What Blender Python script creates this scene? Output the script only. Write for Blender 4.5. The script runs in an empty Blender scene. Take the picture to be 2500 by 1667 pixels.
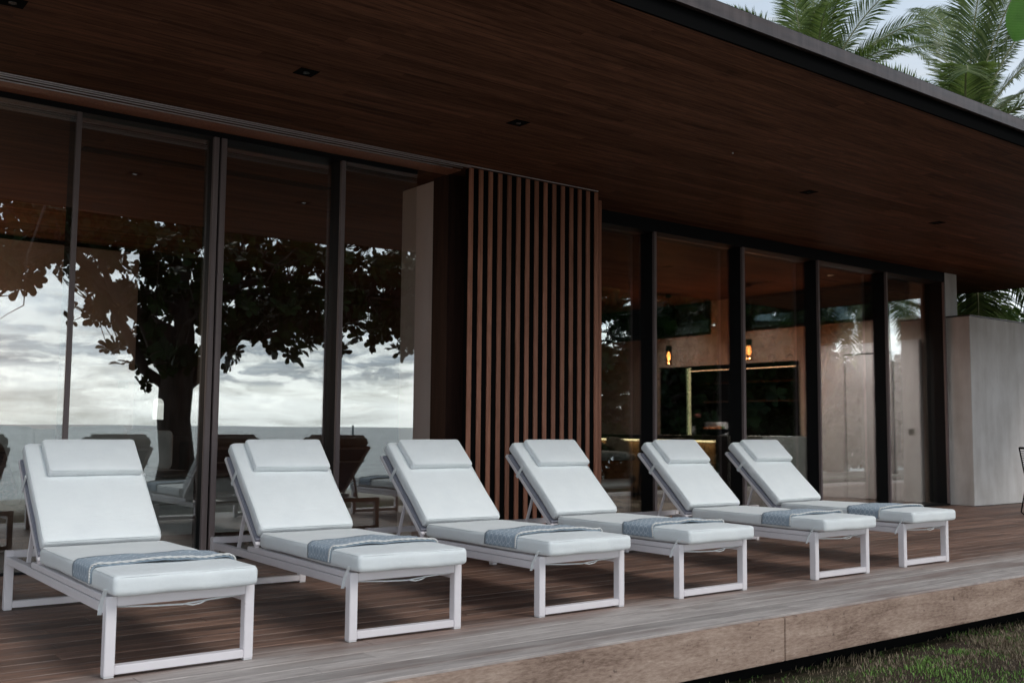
import bpy, bmesh, math, random
from mathutils import Vector, Matrix, noise
R = math.radians
rnd = random.Random(7)
SC = bpy.context.scene
COL = SC.collection

# ------------------------------------------------------------------ camera
yaw, pitch, roll = R(37.6445), R(4.8177), R(0.5162)
CAM = Vector((0, -4.9928, 1.1608))
fwd = Vector((math.sin(yaw)*math.cos(pitch), math.cos(yaw)*math.cos(pitch), math.sin(pitch)))
rgt = Vector((math.cos(yaw), -math.sin(yaw), 0)); upv = rgt.cross(fwd)
r2 = math.cos(roll)*rgt + math.sin(roll)*upv
u2 = -math.sin(roll)*rgt + math.cos(roll)*upv
cd = bpy.data.cameras.new('camera'); cam = bpy.data.objects.new('camera', cd); COL.objects.link(cam)
m = Matrix.Identity(4)
for i in range(3):
    m[i][0] = r2[i]; m[i][1] = u2[i]; m[i][2] = -fwd[i]; m[i][3] = CAM[i]
cam.matrix_world = m
cd.sensor_width = 36; cd.lens = 36*2510/2500; cd.clip_start = .05; cd.clip_end = 8000
cd.dof.use_dof = True; cd.dof.focus_distance = 8.0; cd.dof.aperture_fstop = 4.5
SC.camera = cam

# ------------------------------------------------------------------ node helper
class NT:
    def __init__(s, tree): s.t = tree; s.n = tree.nodes; s.l = tree.links
    def add(s, typ, **kw):
        nd = s.n.new(typ)
        for k, v in kw.items():
            if k.startswith('i_'):
                key = k[2:]
                key = int(key) if key.isdigit() else key.replace('_', ' ')
                s.set(nd.inputs[key], v)
            else: setattr(nd, k, v)
        return nd
    def set(s, inp, v):
        if hasattr(v, 'is_output') or isinstance(v, bpy.types.NodeSocket): s.l.new(v, inp)
        elif isinstance(v, bpy.types.Node): s.l.new(v.outputs[0], inp)
        else: inp.default_value = v
    def math(s, op, a, b=None, c=None, clamp=False):
        nd = s.n.new('ShaderNodeMath'); nd.operation = op; nd.use_clamp = clamp
        s.set(nd.inputs[0], a)
        if b is not None: s.set(nd.inputs[1], b)
        if c is not None: s.set(nd.inputs[2], c)
        return nd.outputs[0]
    def noise(s, vec, scale, detail=4, rough=.55, dist=0):
        nd = s.n.new('ShaderNodeTexNoise'); s.set(nd.inputs['Vector'], vec)
        nd.inputs['Scale'].default_value = scale; nd.inputs['Detail'].default_value = detail
        nd.inputs['Roughness'].default_value = rough; nd.inputs['Distortion'].default_value = dist
        return nd.outputs[0]
    def map(s, vec, scale=(1, 1, 1), loc=(0, 0, 0), rot=(0, 0, 0)):
        nd = s.n.new('ShaderNodeMapping'); s.set(nd.inputs['Vector'], vec)
        nd.inputs['Scale'].default_value = scale; nd.inputs['Location'].default_value = loc
        nd.inputs['Rotation'].default_value = rot
        return nd.outputs[0]
    def ramp(s, fac, stops, interp='LINEAR'):
        nd = s.n.new('ShaderNodeValToRGB'); s.set(nd.inputs[0], fac)
        cr = nd.color_ramp; cr.interpolation = interp
        while len(cr.elements) < len(stops): cr.elements.new(.5)
        for e, (p, c) in zip(cr.elements, stops):
            e.position = p; e.color = (c, c, c, 1) if not hasattr(c, '__len__') else (*c, 1)
        return nd.outputs[0]
    def mix(s, fac, a, b, typ='MIX'):
        nd = s.n.new('ShaderNodeMix'); nd.data_type = 'RGBA'; nd.blend_type = typ
        s.set(nd.inputs[0], fac)
        for i, v in ((6, a), (7, b)):
            if isinstance(v, tuple) and len(v) == 3: v = (*v, 1)
            s.set(nd.inputs[i], v)
        return nd.outputs[2]
    def coord(s, which='Object'):
        return s.n.new('ShaderNodeTexCoord').outputs[which]
    def pos(s): return s.n.new('ShaderNodeNewGeometry').outputs['Position']
    def sep(s, v):
        nd = s.n.new('ShaderNodeSeparateXYZ'); s.set(nd.inputs[0], v); return nd.outputs
    def comb(s, x, y, z):
        nd = s.n.new('ShaderNodeCombineXYZ')
        for i, v in enumerate((x, y, z)): s.set(nd.inputs[i], v)
        return nd.outputs[0]

# ------------------------------------------------------------------ sky and sun
W = bpy.data.worlds.new("World"); SC.world = W; W.use_nodes = True
w = NT(W.node_tree); w.n.clear()
SUN_AZ, SUN_EL = R(160), R(46)       # azimuth measured clockwise from +Y: the sun stands over the sea
sk = w.add('ShaderNodeTexSky', sky_type='NISHITA', sun_disc=False, sun_elevation=SUN_EL,
           sun_rotation=SUN_AZ, air_density=1.0, dust_density=1.5)
g = w.coord('Generated'); X, Y, Z = w.sep(g)
e = w.math('MAXIMUM', Z, 0.0)
az = w.math('ARCTAN2', X, w.math('MULTIPLY', Y, -1.0))
# low cloud decks: bearing x elevation, stretched sideways
v1 = w.comb(w.math('MULTIPLY', az, 7.0), w.math('MULTIPLY', e, 36.0), 3.1)
n1 = w.noise(v1, 1.5, 9, .60, .3)
v2 = w.comb(w.math('MULTIPLY', az, 2.0), w.math('MULTIPLY', e, 17.0), 9.7)
n2 = w.noise(v2, 1.3, 8, .6, .6)
ee = w.math('ADD', e, w.math('MULTIPLY', w.math('SUBTRACT', n1, .5), .032))
low = w.ramp(ee, [(0.0, (1.25, 1.28, 1.20)), (.012, (1.35, 1.36, 1.29)), (.036, (1.50, 1.52, 1.46)), (.044, (.74, .79, .84)),
                  (.062, (.62, .70, .79)), (.095, (1.15, 1.24, 1.32)), (.16, (1.05, 1.16, 1.27)), (.26, (.76, .83, .90)), (.5, (.66, .77, .90))])
low2 = low
puff = w.ramp(n2, [(.46, .0), (.60, 1.0)])
hi_ = w.ramp(e, [(.10, (1.75, 1.78, 1.76)), (.22, (.82, .85, .88))])
cl = w.mix(w.math('MULTIPLY', puff, .8), low, hi_)
v3 = w.comb(w.math('MULTIPLY', az, 26.0), w.math('MULTIPLY', e, 90.0), 1.0)
n3 = w.noise(v3, .9, 8, .62, .4)
cum = w.math('MULTIPLY', w.ramp(n3, [(.45, 0.0), (.56, 1.0)]), w.ramp(e, [(.008, 0.0), (.016, .8), (.05, .8), (.12, .25), (.2, 0)]))
cl = w.mix(cum, cl, (2.05, 2.05, 1.98))
dark = w.ramp(n1, [(.34, .66), (.52, 1.0), (.72, 1.12)])
calm = w.ramp(e, [(.18, 1.0), (.30, .15)])
cl = w.mix(calm, cl, dark, 'MULTIPLY')
cl = w.mix(1.0, cl, (13.0, 13.4, 13.8), 'MULTIPLY')
up = w.ramp(w.math('SUBTRACT', e, .35), [(0, 1.0), (.5, .55)])
cl = w.mix(1.0, cl, up, 'MULTIPLY')
side = w.ramp(w.math('ADD', w.math('MULTIPLY', Y, .5), .5), [(.0, 1.12), (.45, 1.0), (.75, .66), (1.0, .62)])
cl = w.mix(1.0, cl, side, 'MULTIPLY')
colr = w.mix(.88, sk.outputs[0], cl)
bg = w.add('ShaderNodeBackground', i_Color=colr, i_Strength=.1)
wo = w.add('ShaderNodeOutputWorld', i_Surface=bg.outputs[0])
sl = bpy.data.lights.new('sun', 'SUN'); sl.energy = 1.5; sl.angle = R(26); sl.color = (1, .96, .91)
so = bpy.data.objects.new('sun', sl); COL.objects.link(so)
sd = Vector((math.sin(SUN_AZ)*math.cos(SUN_EL), math.cos(SUN_AZ)*math.cos(SUN_EL), math.sin(SUN_EL)))
so.rotation_euler = sd.to_track_quat('Z', 'Y').to_euler(); so.location = (0, -20, 20)
vs = SC.view_settings; vs.view_transform = 'Standard'; vs.look = 'None'; vs.exposure = 0.12; vs.gamma = 1
SC.cycles.max_bounces = 10; SC.cycles.transparent_max_bounces = 24; SC.cycles.glossy_bounces = 5
SC.cycles.diffuse_bounces = 4; SC.cycles.use_denoising = True; SC.cycles.sample_clamp_indirect = 6
SC.cycles.caustics_reflective = False; SC.cycles.caustics_refractive = False

# ------------------------------------------------------------------ materials
MATS = {}
def mat(name, base=(.5, .5, .5), rough=.6, metal=0, spec=.5, fn=None, emit=None, estr=0, bump=None, sss=0):
    m_ = bpy.data.materials.new(name); m_.use_nodes = True
    t = NT(m_.node_tree); b = t.n['Principled BSDF']
    b.inputs['Base Color'].default_value = (*base, 1); b.inputs['Roughness'].default_value = rough
    b.inputs['Metallic'].default_value = metal; b.inputs['Specular IOR Level'].default_value = spec
    if emit: b.inputs['Emission Color'].default_value = (*emit, 1); b.inputs['Emission Strength'].default_value = estr
    if fn: fn(t, b)
    MATS[name] = m_; return m_
def bumpit(t, b, h, dist=.002, strength=.5):
    nd = t.add('ShaderNodeBump'); nd.inputs['Distance'].default_value = dist; nd.inputs['Strength'].default_value = strength
    t.set(nd.inputs['Height'], h); t.l.new(nd.outputs[0], b.inputs['Normal'])

def f_fabric(t, b):
    c = t.coord('Object')
    a = t.noise(c, 5.5, 3); f = t.noise(c, 260, 2)
    k = t.math('ADD', t.math('MULTIPLY', a, .6), t.math('MULTIPLY', f, .4))
    t.set(b.inputs['Base Color'], t.ramp(k, [(.3, (.70, .735, .745)), (.7, (.78, .812, .81))]))
    wv = t.noise(t.map(c, (900, 240, 900)), 1, 2)
    wr = t.noise(c, 9, 3)
    cr = t.noise(t.map(c, (3.5, 16, 8)), 1.0, 4, .6, 1.2)
    bumpit(t, b, t.math('ADD', t.math('MULTIPLY', wv, .3), t.math('ADD', wr, t.math('MULTIPLY', cr, .7))), .009, .5)
    b.inputs['Sheen Weight'].default_value = .15
FAB = mat('cushion_fabric', rough=.92, spec=.15, fn=f_fabric)

def f_powder(t, b):
    c = t.coord('Object'); n = t.noise(c, 11, 4)
    t.set(b.inputs['Base Color'], t.ramp(n, [(.3, (.735, .695, .71)), (.75, (.765, .73, .745))]))
    bumpit(t, b, t.noise(c, 500, 2), .0005, .3)
FRAME = mat('powder_coated_aluminium', rough=.42, spec=.4, fn=f_powder)

def f_sling(t, b):
    c = t.coord('Object'); x, y, z = t.sep(c)
    wv = t.math('MULTIPLY', t.math('ABSOLUTE', t.math('SINE', t.math('MULTIPLY', x, 500))),
                t.math('ABSOLUTE', t.math('SINE', t.math('MULTIPLY', y, 500))))
    t.set(b.inputs['Base Color'], t.ramp(wv, [(.2, (.09, .095, .13)), (.6, (.46, .46, .52))]))
SLING = mat('woven_sling_mesh', rough=.7, fn=f_sling)

def f_throw(t, b):
    uv = t.coord('UV'); x, y, z = t.sep(uv)
    n = t.noise(t.map(uv, (14, 14, 1)), 1, 2)
    y2 = t.math('ADD', y, t.math('MULTIPLY', t.math('SUBTRACT', n, .5), .025))
    kx = t.math('MULTIPLY', x, 62); ky = t.math('MULTIPLY', y2, 75)
    s1 = t.math('SINE', t.math('ADD', kx, t.math('MULTIPLY', t.math('SINE', ky), 1.6)))
    s2 = t.math('SINE', t.math('SUBTRACT', kx, t.math('MULTIPLY', t.math('SINE', ky), 1.6)))
    l = t.math('MINIMUM', t.math('ABSOLUTE', s1), t.math('ABSOLUTE', s2))
    line = t.math('LESS_THAN', l, .19)
    edge = t.math('GREATER_THAN', y, .045)          # plain selvage along the rear edge
    line = t.math('MULTIPLY', line, t.math('LESS_THAN', y, .262))
    bl = t.ramp(t.noise(t.map(uv, (300, 300, 1)), 1, 2), [(.3, (.27, .335, .40)), (.7, (.36, .43, .495))])
    t.set(b.inputs['Base Color'], t.mix(t.math('MULTIPLY', line, .62), bl, (.66, .71, .75)))
    bumpit(t, b, t.math('ADD', line, t.noise(t.map(uv, (500, 500, 1)), 1, 2)), .0015, .6)
THROW = mat('blue_patterned_weave', rough=.95, spec=.1, fn=f_throw)
HEM = mat('cream_braid', (.66, .66, .64), .95, spec=.1, fn=lambda t, b: bumpit(t, b, t.noise(t.coord('Object'), 200, 2), .003, .8))

def wood_cols(t, vec, stretch, lo, hi, rnd_sock=None, amt=.35, s=1.0):
    v = t.map(vec, stretch)
    if rnd_sock is not None:
        off = t.add('ShaderNodeVectorMath', operation='ADD')
        t.set(off.inputs[0], v); t.set(off.inputs[1], t.comb(t.math('MULTIPLY', rnd_sock, 57), t.math('MULTIPLY', rnd_sock, 23), 0)); v = off.outputs[0]
    a = t.noise(v, 2.2*s, 6, .6, .6); f = t.noise(v, 16*s, 4, .6)
    k = t.math('ADD', t.math('MULTIPLY', a, .68), t.math('MULTIPLY', f, .32))
    c = t.ramp(k, [(.34, lo), (.66, hi)])
    if rnd_sock is not None:
        vv = t.ramp(rnd_sock, [(0, 1-amt), (1, 1+amt*.6)])
        c = t.mix(1.0, c, vv, 'MULTIPLY')
    return c, k

def f_ceiling(t, b):
    c = t.pos()
    x, y, z = t.sep(c)
    row = t.math('FLOOR', t.math('DIVIDE', y, .125))
    r0 = t.add('ShaderNodeTexWhiteNoise', noise_dimensions='1D'); t.set(r0.inputs['W'], row)
    seg = t.math('FLOOR', t.math('DIVIDE', t.math('ADD', x, t.math('MULTIPLY', r0.outputs[0], 2.4)), 2.4))
    r1 = t.add('ShaderNodeTexWhiteNoise', noise_dimensions='2D')
    t.set(r1.inputs['Vector'], t.comb(row, seg, 0))
    col, k = wood_cols(t, c, (.7, 9, 1), (.055, .025, .016), (.205, .095, .056), r1.outputs[0], .28)
    fr = t.math('FRACT', t.math('DIVIDE', y, .125))
    gap = t.math('MULTIPLY', t.math('GREATER_THAN', fr, .022), 1.0)
    col = t.mix(gap, (.012, .006, .005), col)
    t.set(b.inputs['Base Color'], col)
    t.set(b.inputs['Roughness'], t.ramp(k, [(.3, .42), (.7, .65)]))
    bumpit(t, b, t.math('ADD', t.math('MULTIPLY', k, .25), t.math('ADD', gap, t.math('MULTIPLY', r1.outputs[0], .3))), .004, .5)
CEIL = mat('dark_stained_plank_ceiling', rough=.5, spec=.012, fn=f_ceiling)

def f_deck(t, b):
    c = t.pos(); x, y, z = t.sep(c)
    isl = t.n.new('ShaderNodeNewGeometry').outputs['Random Per Island']
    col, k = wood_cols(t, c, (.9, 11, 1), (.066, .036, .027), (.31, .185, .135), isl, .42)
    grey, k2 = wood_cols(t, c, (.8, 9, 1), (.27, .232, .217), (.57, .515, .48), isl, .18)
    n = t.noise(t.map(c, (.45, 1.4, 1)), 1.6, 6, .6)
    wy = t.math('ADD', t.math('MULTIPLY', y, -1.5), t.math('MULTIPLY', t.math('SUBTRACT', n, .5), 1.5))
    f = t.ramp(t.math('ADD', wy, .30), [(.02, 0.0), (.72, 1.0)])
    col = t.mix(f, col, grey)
    fe = t.math('FRACT', t.math('DIVIDE', t.math('ADD', y, .785), .142))
    ed = t.math('ADD', t.math('LESS_THAN', fe, .035), t.math('COMPARE', fe, .945, .02), clamp=True)
    edn = t.math('MULTIPLY', ed, t.ramp(t.noise(t.map(c, (1.3, 1, 1)), 2, 3), [(.42, 0.0), (.6, .34)]))  # light caught on the board chamfers, painted as paler edge strips
    col = t.mix(edn, col, (.42, .37, .34))
    # red-brown worn patches and small water marks of the timber
    st = t.ramp(t.noise(t.map(c, (.35, 2.2, 1), (4, 2, 0)), 1.3, 5), [(.52, 0.0), (.66, .55)])
    col = t.mix(st, col, (.17, .098, .075))
    t.set(b.inputs['Base Color'], col)
    t.set(b.inputs['Roughness'], t.ramp(k, [(.3, .45), (.7, .68)]))
    bumpit(t, b, k, .004, .6)
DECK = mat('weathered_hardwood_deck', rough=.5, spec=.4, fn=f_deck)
def f_fascia(t, b):
    c = t.pos()
    isl = t.n.new('ShaderNodeNewGeometry').outputs['Random Per Island']
    a = t.noise(t.map(c, (.6, 1, 4)), 1.5, 6, .62, 1.6)
    f = t.noise(t.map(c, (14, 1, 60)), 1.2, 5, .7)
    bl = t.noise(c, 2.2, 4)
    k = t.math('ADD', t.math('MULTIPLY', a, .34), t.math('ADD', t.math('MULTIPLY', f, .44), t.math('MULTIPLY', bl, .22)))
    col = t.ramp(k, [(.38, (.20, .13, .098)), (.5, (.385, .272, .212)), (.62, (.54, .405, .325))])
    pits = t.ramp(t.noise(t.map(c, (9, 1, 9)), 2.0, 2), [(.68, 0.0), (.76, 1.0)])
    col = t.mix(t.math('MULTIPLY', pits, .7), col, (.075, .052, .045))
    t.set(b.inputs['Base Color'], col)
    bumpit(t, b, t.math('ADD', f, t.math('MULTIPLY', a, .6)), .004, .8)
FASC = mat('rough_sawn_timber', rough=.85, spec=.2, fn=f_fascia)

def f_slat(t, b):
    c = t.pos(); isl = t.n.new('ShaderNodeNewGeometry').outputs['Random Per Island']
    col, k = wood_cols(t, c, (22, 22, 1.1), (.235, .088, .048), (.47, .205, .128), isl, .26)
    t.set(b.inputs['Base Color'], col); bumpit(t, b, k, .002, .5)
SLAT = mat('red_brown_timber_slats', rough=.5, spec=.3, fn=f_slat)
def f_dwood(t, b):
    c = t.pos(); col, k = wood_cols(t, c, (10, 10, .8), (.016, .008, .006), (.045, .02, .014)); t.set(b.inputs['Base Color'], col)
DWOOD = mat('near_black_timber', rough=.6, spec=.2, fn=f_dwood)
BLACK = mat('black_lining', (.006, .006, .006), .9, spec=.03)
BRONZE = mat('bronze_anodised_aluminium', (.085, .062, .058), .6, 0, fn=lambda t, b: t.set(b.inputs['Base Color'], t.ramp(t.noise(t.map(t.pos(), (30, 30, .6)), 1, 3), [(.3, (.135, .102, .098)), (.7, (.21, .165, .158))])))
DARKFR = mat('dark_aluminium', (.010, .010, .011), .6, 0, spec=.12)
ALU = mat('pale_aluminium_track', (.34, .31, .31), .35, .6, fn=lambda t, b: t.set(b.inputs['Base Color'], t.ramp(t.noise(t.map(t.pos(), (2, 30, 1)), 1, 3), [(.3, (.2, .18, .18)), (.7, (.55, .5, .5))])))

def plaster(lo, hi):
    def f(t, b):
        c = t.pos(); a = t.noise(c, 1.3, 6, .62); g_ = t.noise(t.map(c, (3, 3, .55)), 1.4, 5, .6)
        k = t.math('ADD', t.math('MULTIPLY', a, .5), t.math('MULTIPLY', g_, .5))
        t.set(b.inputs['Base Color'], t.ramp(k, [(.36, lo), (.64, hi)]))
        bumpit(t, b, t.noise(c, 30, 6, .7), .004, .5)
    return f
PLAST = mat('mottled_grey_beige_render', rough=.88, spec=.15, fn=plaster((.56, .525, .49), (.78, .755, .73)))
PLIN = mat('mottled_brown_plaster', rough=.8, spec=.2, fn=plaster((.28, .215, .18), (.42, .34, .29)))
DOORM = mat('mauve_grey_panel', rough=.6, spec=.3, fn=plaster((.60, .575, .60), (.68, .655, .68)))

def f_flash(t, b):
    c = t.pos(); a = t.noise(t.map(c, (1.2, 3, 9)), 1.6, 5); st = t.noise(t.map(c, (16, 5, .8)), 1.2, 4)
    t.set(b.inputs['Base Color'], t.ramp(t.math('ADD', t.math('MULTIPLY', a, .6), t.math('MULTIPLY', st, .4)), [(.35, (.03, .021, .019)), (.65, (.085, .062, .057))]))
    t.set(b.inputs['Roughness'], t.ramp(a, [(.3, .28), (.7, .5)]))
    bumpit(t, b, t.noise(t.map(c, (.5, 1, 2.2)), 1.1, 3), .05, .5)
FLASH = mat('weathered_bronze_flashing', rough=.5, metal=.45, fn=f_flash)

def f_glass(t, b):
    t.n.remove(b)
    out = t.n['Material Output']
    lw = t.add('ShaderNodeFresnel', i_IOR=1.5)
    fac = t.math('ADD', t.math('MULTIPLY', lw.outputs[0], .7), .17, clamp=True)
    gl = t.add('ShaderNodeBsdfGlossy'); gl.inputs['Roughness'].default_value = 0.0; gl.inputs['Color'].default_value = (.97, 1, .99, 1)
    nb = t.add('ShaderNodeBump'); nb.inputs['Distance'].default_value = .0035; nb.inputs['Strength'].default_value = .22
    t.set(nb.inputs['Height'], t.noise(t.map(t.pos(), (1, 1, .5)), 1.1, 1)); t.l.new(nb.outputs[0], gl.inputs['Normal'])
    tr = t.add('ShaderNodeBsdfTransparent'); tr.inputs['Color'].default_value = (.93, .945, .935, 1)
    mx = t.add('ShaderNodeMixShader'); t.set(mx.inputs[0], fac); t.l.new(tr.outputs[0], mx.inputs[1]); t.l.new(gl.outputs[0], mx.inputs[2])
    t.l.new(mx.outputs[0], out.inputs['Surface'])
GLASS = mat('coated_glazing', fn=f_glass)

def leaf_mat(name, lo, hi, trans=.35, rough=.45):
    def f(t, b):
        isl = t.n.new('ShaderNodeNewGeometry').outputs['Random Per Island']
        n = t.noise(t.pos(), .9, 3)
        k = t.math('ADD', t.math('MULTIPLY', isl, .6), t.math('MULTIPLY', n, .4))
        col = t.ramp(k, [(.15, lo), (.8, hi)])
        t.set(b.inputs['Base Color'], col)
        tr = t.add('ShaderNodeBsdfTranslucent'); t.set(tr.inputs[0], t.mix(1.0, col, (1.6, 1.9, .9), 'MULTIPLY'))
        mx = t.add('ShaderNodeMixShader', i_0=trans); t.l.new(b.outputs[0], mx.inputs[1]); t.l.new(tr.outputs[0], mx.inputs[2])
        t.l.new(mx.outputs[0], t.n['Material Output'].inputs['Surface'])
    return mat(name, rough=rough, spec=.12 if trans < .15 else .35, fn=f)
LEAF = leaf_mat('almond_leaf', (.006, .016, .005), (.022, .046, .012), .06)
LEAFN = leaf_mat('fresh_almond_leaf', (.05, .15, .02), (.09, .22, .03), .35)
def veins(m_):
    t = NT(m_.node_tree); b = t.n['Principled BSDF']
    wv = t.add('ShaderNodeTexWave', i_Scale=42.0, i_Distortion=1.6); wv.bands_direction = 'Z'; t.set(wv.inputs['Vector'], t.coord('Object'))
    k = t.ramp(wv.outputs['Fac'], [(.0, 1.0), (.14, 0.0)]); nn = t.ramp(t.noise(t.coord('Object'), 18, 4), [(.35, .65), (.65, 1.15)])
    old = b.inputs['Base Color'].links[0].from_socket
    t.set(b.inputs['Base Color'], t.mix(t.math('MULTIPLY', k, .5), t.mix(1.0, old, nn, 'MULTIPLY'), (.22, .36, .10)))
veins(LEAFN)
PALM = leaf_mat('palm_leaflet', (.038, .068, .024), (.18, .21, .095), .3, .4)
SHRUB = leaf_mat('shrub_leaf', (.006, .016, .005), (.022, .045, .012), .08)
BARK = mat('grey_brown_bark', rough=.9, fn=lambda t, b: (t.set(b.inputs['Base Color'], t.ramp(t.noise(t.map(t.pos(), (5, 5, 1.2)), 1.5, 6), [(.3, (.018, .014, .011)), (.7, (.075, .06, .05))])), bumpit(t, b, t.noise(t.map(t.pos(), (9, 9, 2)), 2, 6), .03, .8)))
def f_grass(t, b):
    isl = t.n.new('ShaderNodeNewGeometry').outputs['Random Per Island']
    n = t.ramp(t.noise(t.pos(), 1.7, 4), [(.45, 0.0), (.56, 1.0)])
    g_ = t.ramp(isl, [(0, (.10, .20, .04)), (1, (.28, .44, .11))]); d_ = t.ramp(isl, [(0, (.12, .09, .055)), (1, (.36, .28, .19))])
    k = t.math('MULTIPLY', n, 1.0)
    t.set(b.inputs['Base Color'], t.mix(t.math('GREATER_THAN', isl, t.math('ADD', t.math('MULTIPLY', n, .85), .08)), g_, d_))
GRASS = mat('lawn_blades', rough=.6, spec=.2, fn=f_grass)
def f_ground(t, b):
    c = t.pos(); x, y, z = t.sep(c)
    n = t.noise(c, 1.4, 8, .7); f = t.noise(c, 26, 6, .75)
    k = t.math('ADD', t.math('MULTIPLY', n, .4), t.math('MULTIPLY', f, .6))
    soil = t.ramp(k, [(.36, (.03, .022, .017)), (.52, (.085, .06, .045)), (.66, (.19, .145, .105))])
    grs = t.ramp(f, [(.3, (.02, .035, .01)), (.7, (.06, .09, .025))])
    soil = t.mix(t.ramp(n, [(.46, 0), (.58, .6)]), soil, grs)
    sand = t.ramp(f, [(.3, (.42, .38, .32)), (.7, (.6, .56, .49))])
    s = t.ramp(t.math('ADD', t.math('MULTIPLY', y, -1), t.math('MULTIPLY', n, 2.4)), [(7.2/10, 0), (8.4/10, 1)])
    yy = t.math('DIVIDE', t.math('ADD', t.math('MULTIPLY', y, -1), t.math('MULTIPLY', n, 2.0)), 20)
    s = t.ramp(yy, [(.40, 0), (.46, 1)])
    t.set(b.inputs['Base Color'], t.mix(s, soil, sand)); bumpit(t, b, k, .03, .9)
GROUND = mat('soil_grass_and_sand', rough=.95, spec=.1, fn=f_ground)
def f_sea(t, b):
    c = t.pos(); x, y, z = t.sep(c); dd = t.math('MAXIMUM', t.math('MULTIPLY', y, -1.0), 5.0)
    n = t.noise(t.comb(t.math('MULTIPLY', t.math('DIVIDE', x, dd), 34), t.math('MULTIPLY', t.math('LOGARITHM', dd, 2.718), 16), 0), 1.0, 8, .7)
    t.set(b.inputs['Base Color'], t.ramp(n, [(.38, (.085, .11, .11)), (.62, (.34, .37, .35))]))
    bumpit(t, b, t.noise(t.map(c, (.5, 1.6, 1)), 1.0, 6, .6), .25, .6)
SEA = mat('pale_rippled_sea', rough=.35, spec=.5, fn=f_sea)

# ------------------------------------------------------------------ mesh helpers
def tag(o, label=None, cat=None, group=None, kind=None):
    for k, v in (('label', label), ('category', cat), ('group', group), ('kind', kind)):
        if v: o[k] = v
    return o
def link(name, me, ma, parent=None, smooth=False, loc=None, rot=None):
    o = bpy.data.objects.new(name, me); COL.objects.link(o)
    if ma is not None: me.materials.append(ma)
    if parent is not None: o.parent = parent
    if loc: o.location = loc
    if rot: o.rotation_euler = rot
    if smooth: me.polygons.foreach_set('use_smooth', [True]*len(me.polygons))
    return o
def empty(name, loc=(0, 0, 0), rz=0, label=None, cat=None, group=None):
    o = bpy.data.objects.new(name, None); COL.objects.link(o); o.location = loc; o.rotation_euler = (0, 0, rz)
    o.empty_display_size = .1
    return tag(o, label, cat, group)
class MB:
    def __init__(s): s.v = []; s.f = []
    def box(s, x0, x1, y0, y1, z0, z1):
        n = len(s.v)
        s.v += [(x, y, z) for z in (z0, z1) for y in (y0, y1) for x in (x0, x1)]
        s.f += [tuple(n+i for i in q) for q in ((0, 2, 3, 1), (4, 5, 7, 6), (0, 1, 5, 4), (2, 6, 7, 3), (0, 4, 6, 2), (1, 3, 7, 5))]
        return s
    def obox(s, c, ax, ay, az_):   # centre, half-vectors
        n = len(s.v); c = Vector(c)
        for k in (-1, 1):
            for j in (-1, 1):
                for i in (-1, 1): s.v.append(tuple(c + Vector(ax)*i + Vector(ay)*j + Vector(az_)*k))
        s.f += [tuple(n+i for i in q) for q in ((0, 2, 3, 1), (4, 5, 7, 6), (0, 1, 5, 4), (2, 6, 7, 3), (0, 4, 6, 2), (1, 3, 7, 5))]
        return s
    def bar(s, a, b, w_, h, up=(0, 0, 1)):
        a = Vector(a); b = Vector(b); d = (b-a).normalized(); sx = d.cross(Vector(up)).normalized(); sz = sx.cross(d)
        return s.obox((a+b)/2, (b-a)/2, sx*w_/2, sz*h/2)
    def tube(s, pts, rad, seg=8, cap=True):
        pts = [Vector(p) for p in pts]; n0 = len(s.v); N = len(pts)
        rads = rad if hasattr(rad, '__len__') else [rad]*N
        prev = None
        for i, p in enumerate(pts):
            d = (pts[min(i+1, N-1)] - pts[max(i-1, 0)]).normalized()
            if prev is None: a = d.orthogonal().normalized()
            else:
                a = prev - d*prev.dot(d)
                a = a.normalized() if a.length > 1e-6 else d.orthogonal().normalized()
            prev = a; b = d.cross(a)
            for k in range(seg):
                t = 2*math.pi*k/seg; s.v.append(tuple(p + (a*math.cos(t) + b*math.sin(t))*rads[i]))
        for i in range(N-1):
            for k in range(seg):
                k2 = (k+1) % seg
                s.f.append((n0+i*seg+k, n0+i*seg+k2, n0+(i+1)*seg+k2, n0+(i+1)*seg+k))
        if cap:
            s.f.append(tuple(n0+k for k in range(seg))[::-1]); s.f.append(tuple(n0+(N-1)*seg+k for k in range(seg)))
        return s
    def lathe(s, prof, c=(0, 0, 0), seg=24, cap=True):
        n0 = len(s.v)
        for r_, z in prof:
            for k in range(seg):
                t = 2*math.pi*k/seg; s.v.append((c[0]+r_*math.cos(t), c[1]+r_*math.sin(t), c[2]+z))
        for i in range(len(prof)-1):
            for k in range(seg):
                k2 = (k+1) % seg; s.f.append((n0+i*seg+k, n0+i*seg+k2, n0+(i+1)*seg+k2, n0+(i+1)*seg+k))
        if cap:
            s.f.append(tuple(n0+k for k in range(seg))[::-1]); s.f.append(tuple(n0+(len(prof)-1)*seg+k for k in range(seg)))
        return s
    def mesh(s, name):
        me = bpy.data.meshes.new(name); me.from_pydata(s.v, [], s.f); me.update(); return me
    def build(s, name, ma, parent=None, bevel=0, smooth=False, seg=2, loc=None, rot=None):
        me = s.mesh(name)
        if bevel:
            bm = bmesh.new(); bm.from_mesh(me)
            bmesh.ops.bevel(bm, geom=bm.edges[:], offset=bevel, segments=seg, affect='EDGES', clamp_overlap=True)
            bm.to_mesh(me); bm.free()
        return link(name, me, ma, parent, smooth, loc, rot)

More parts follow.
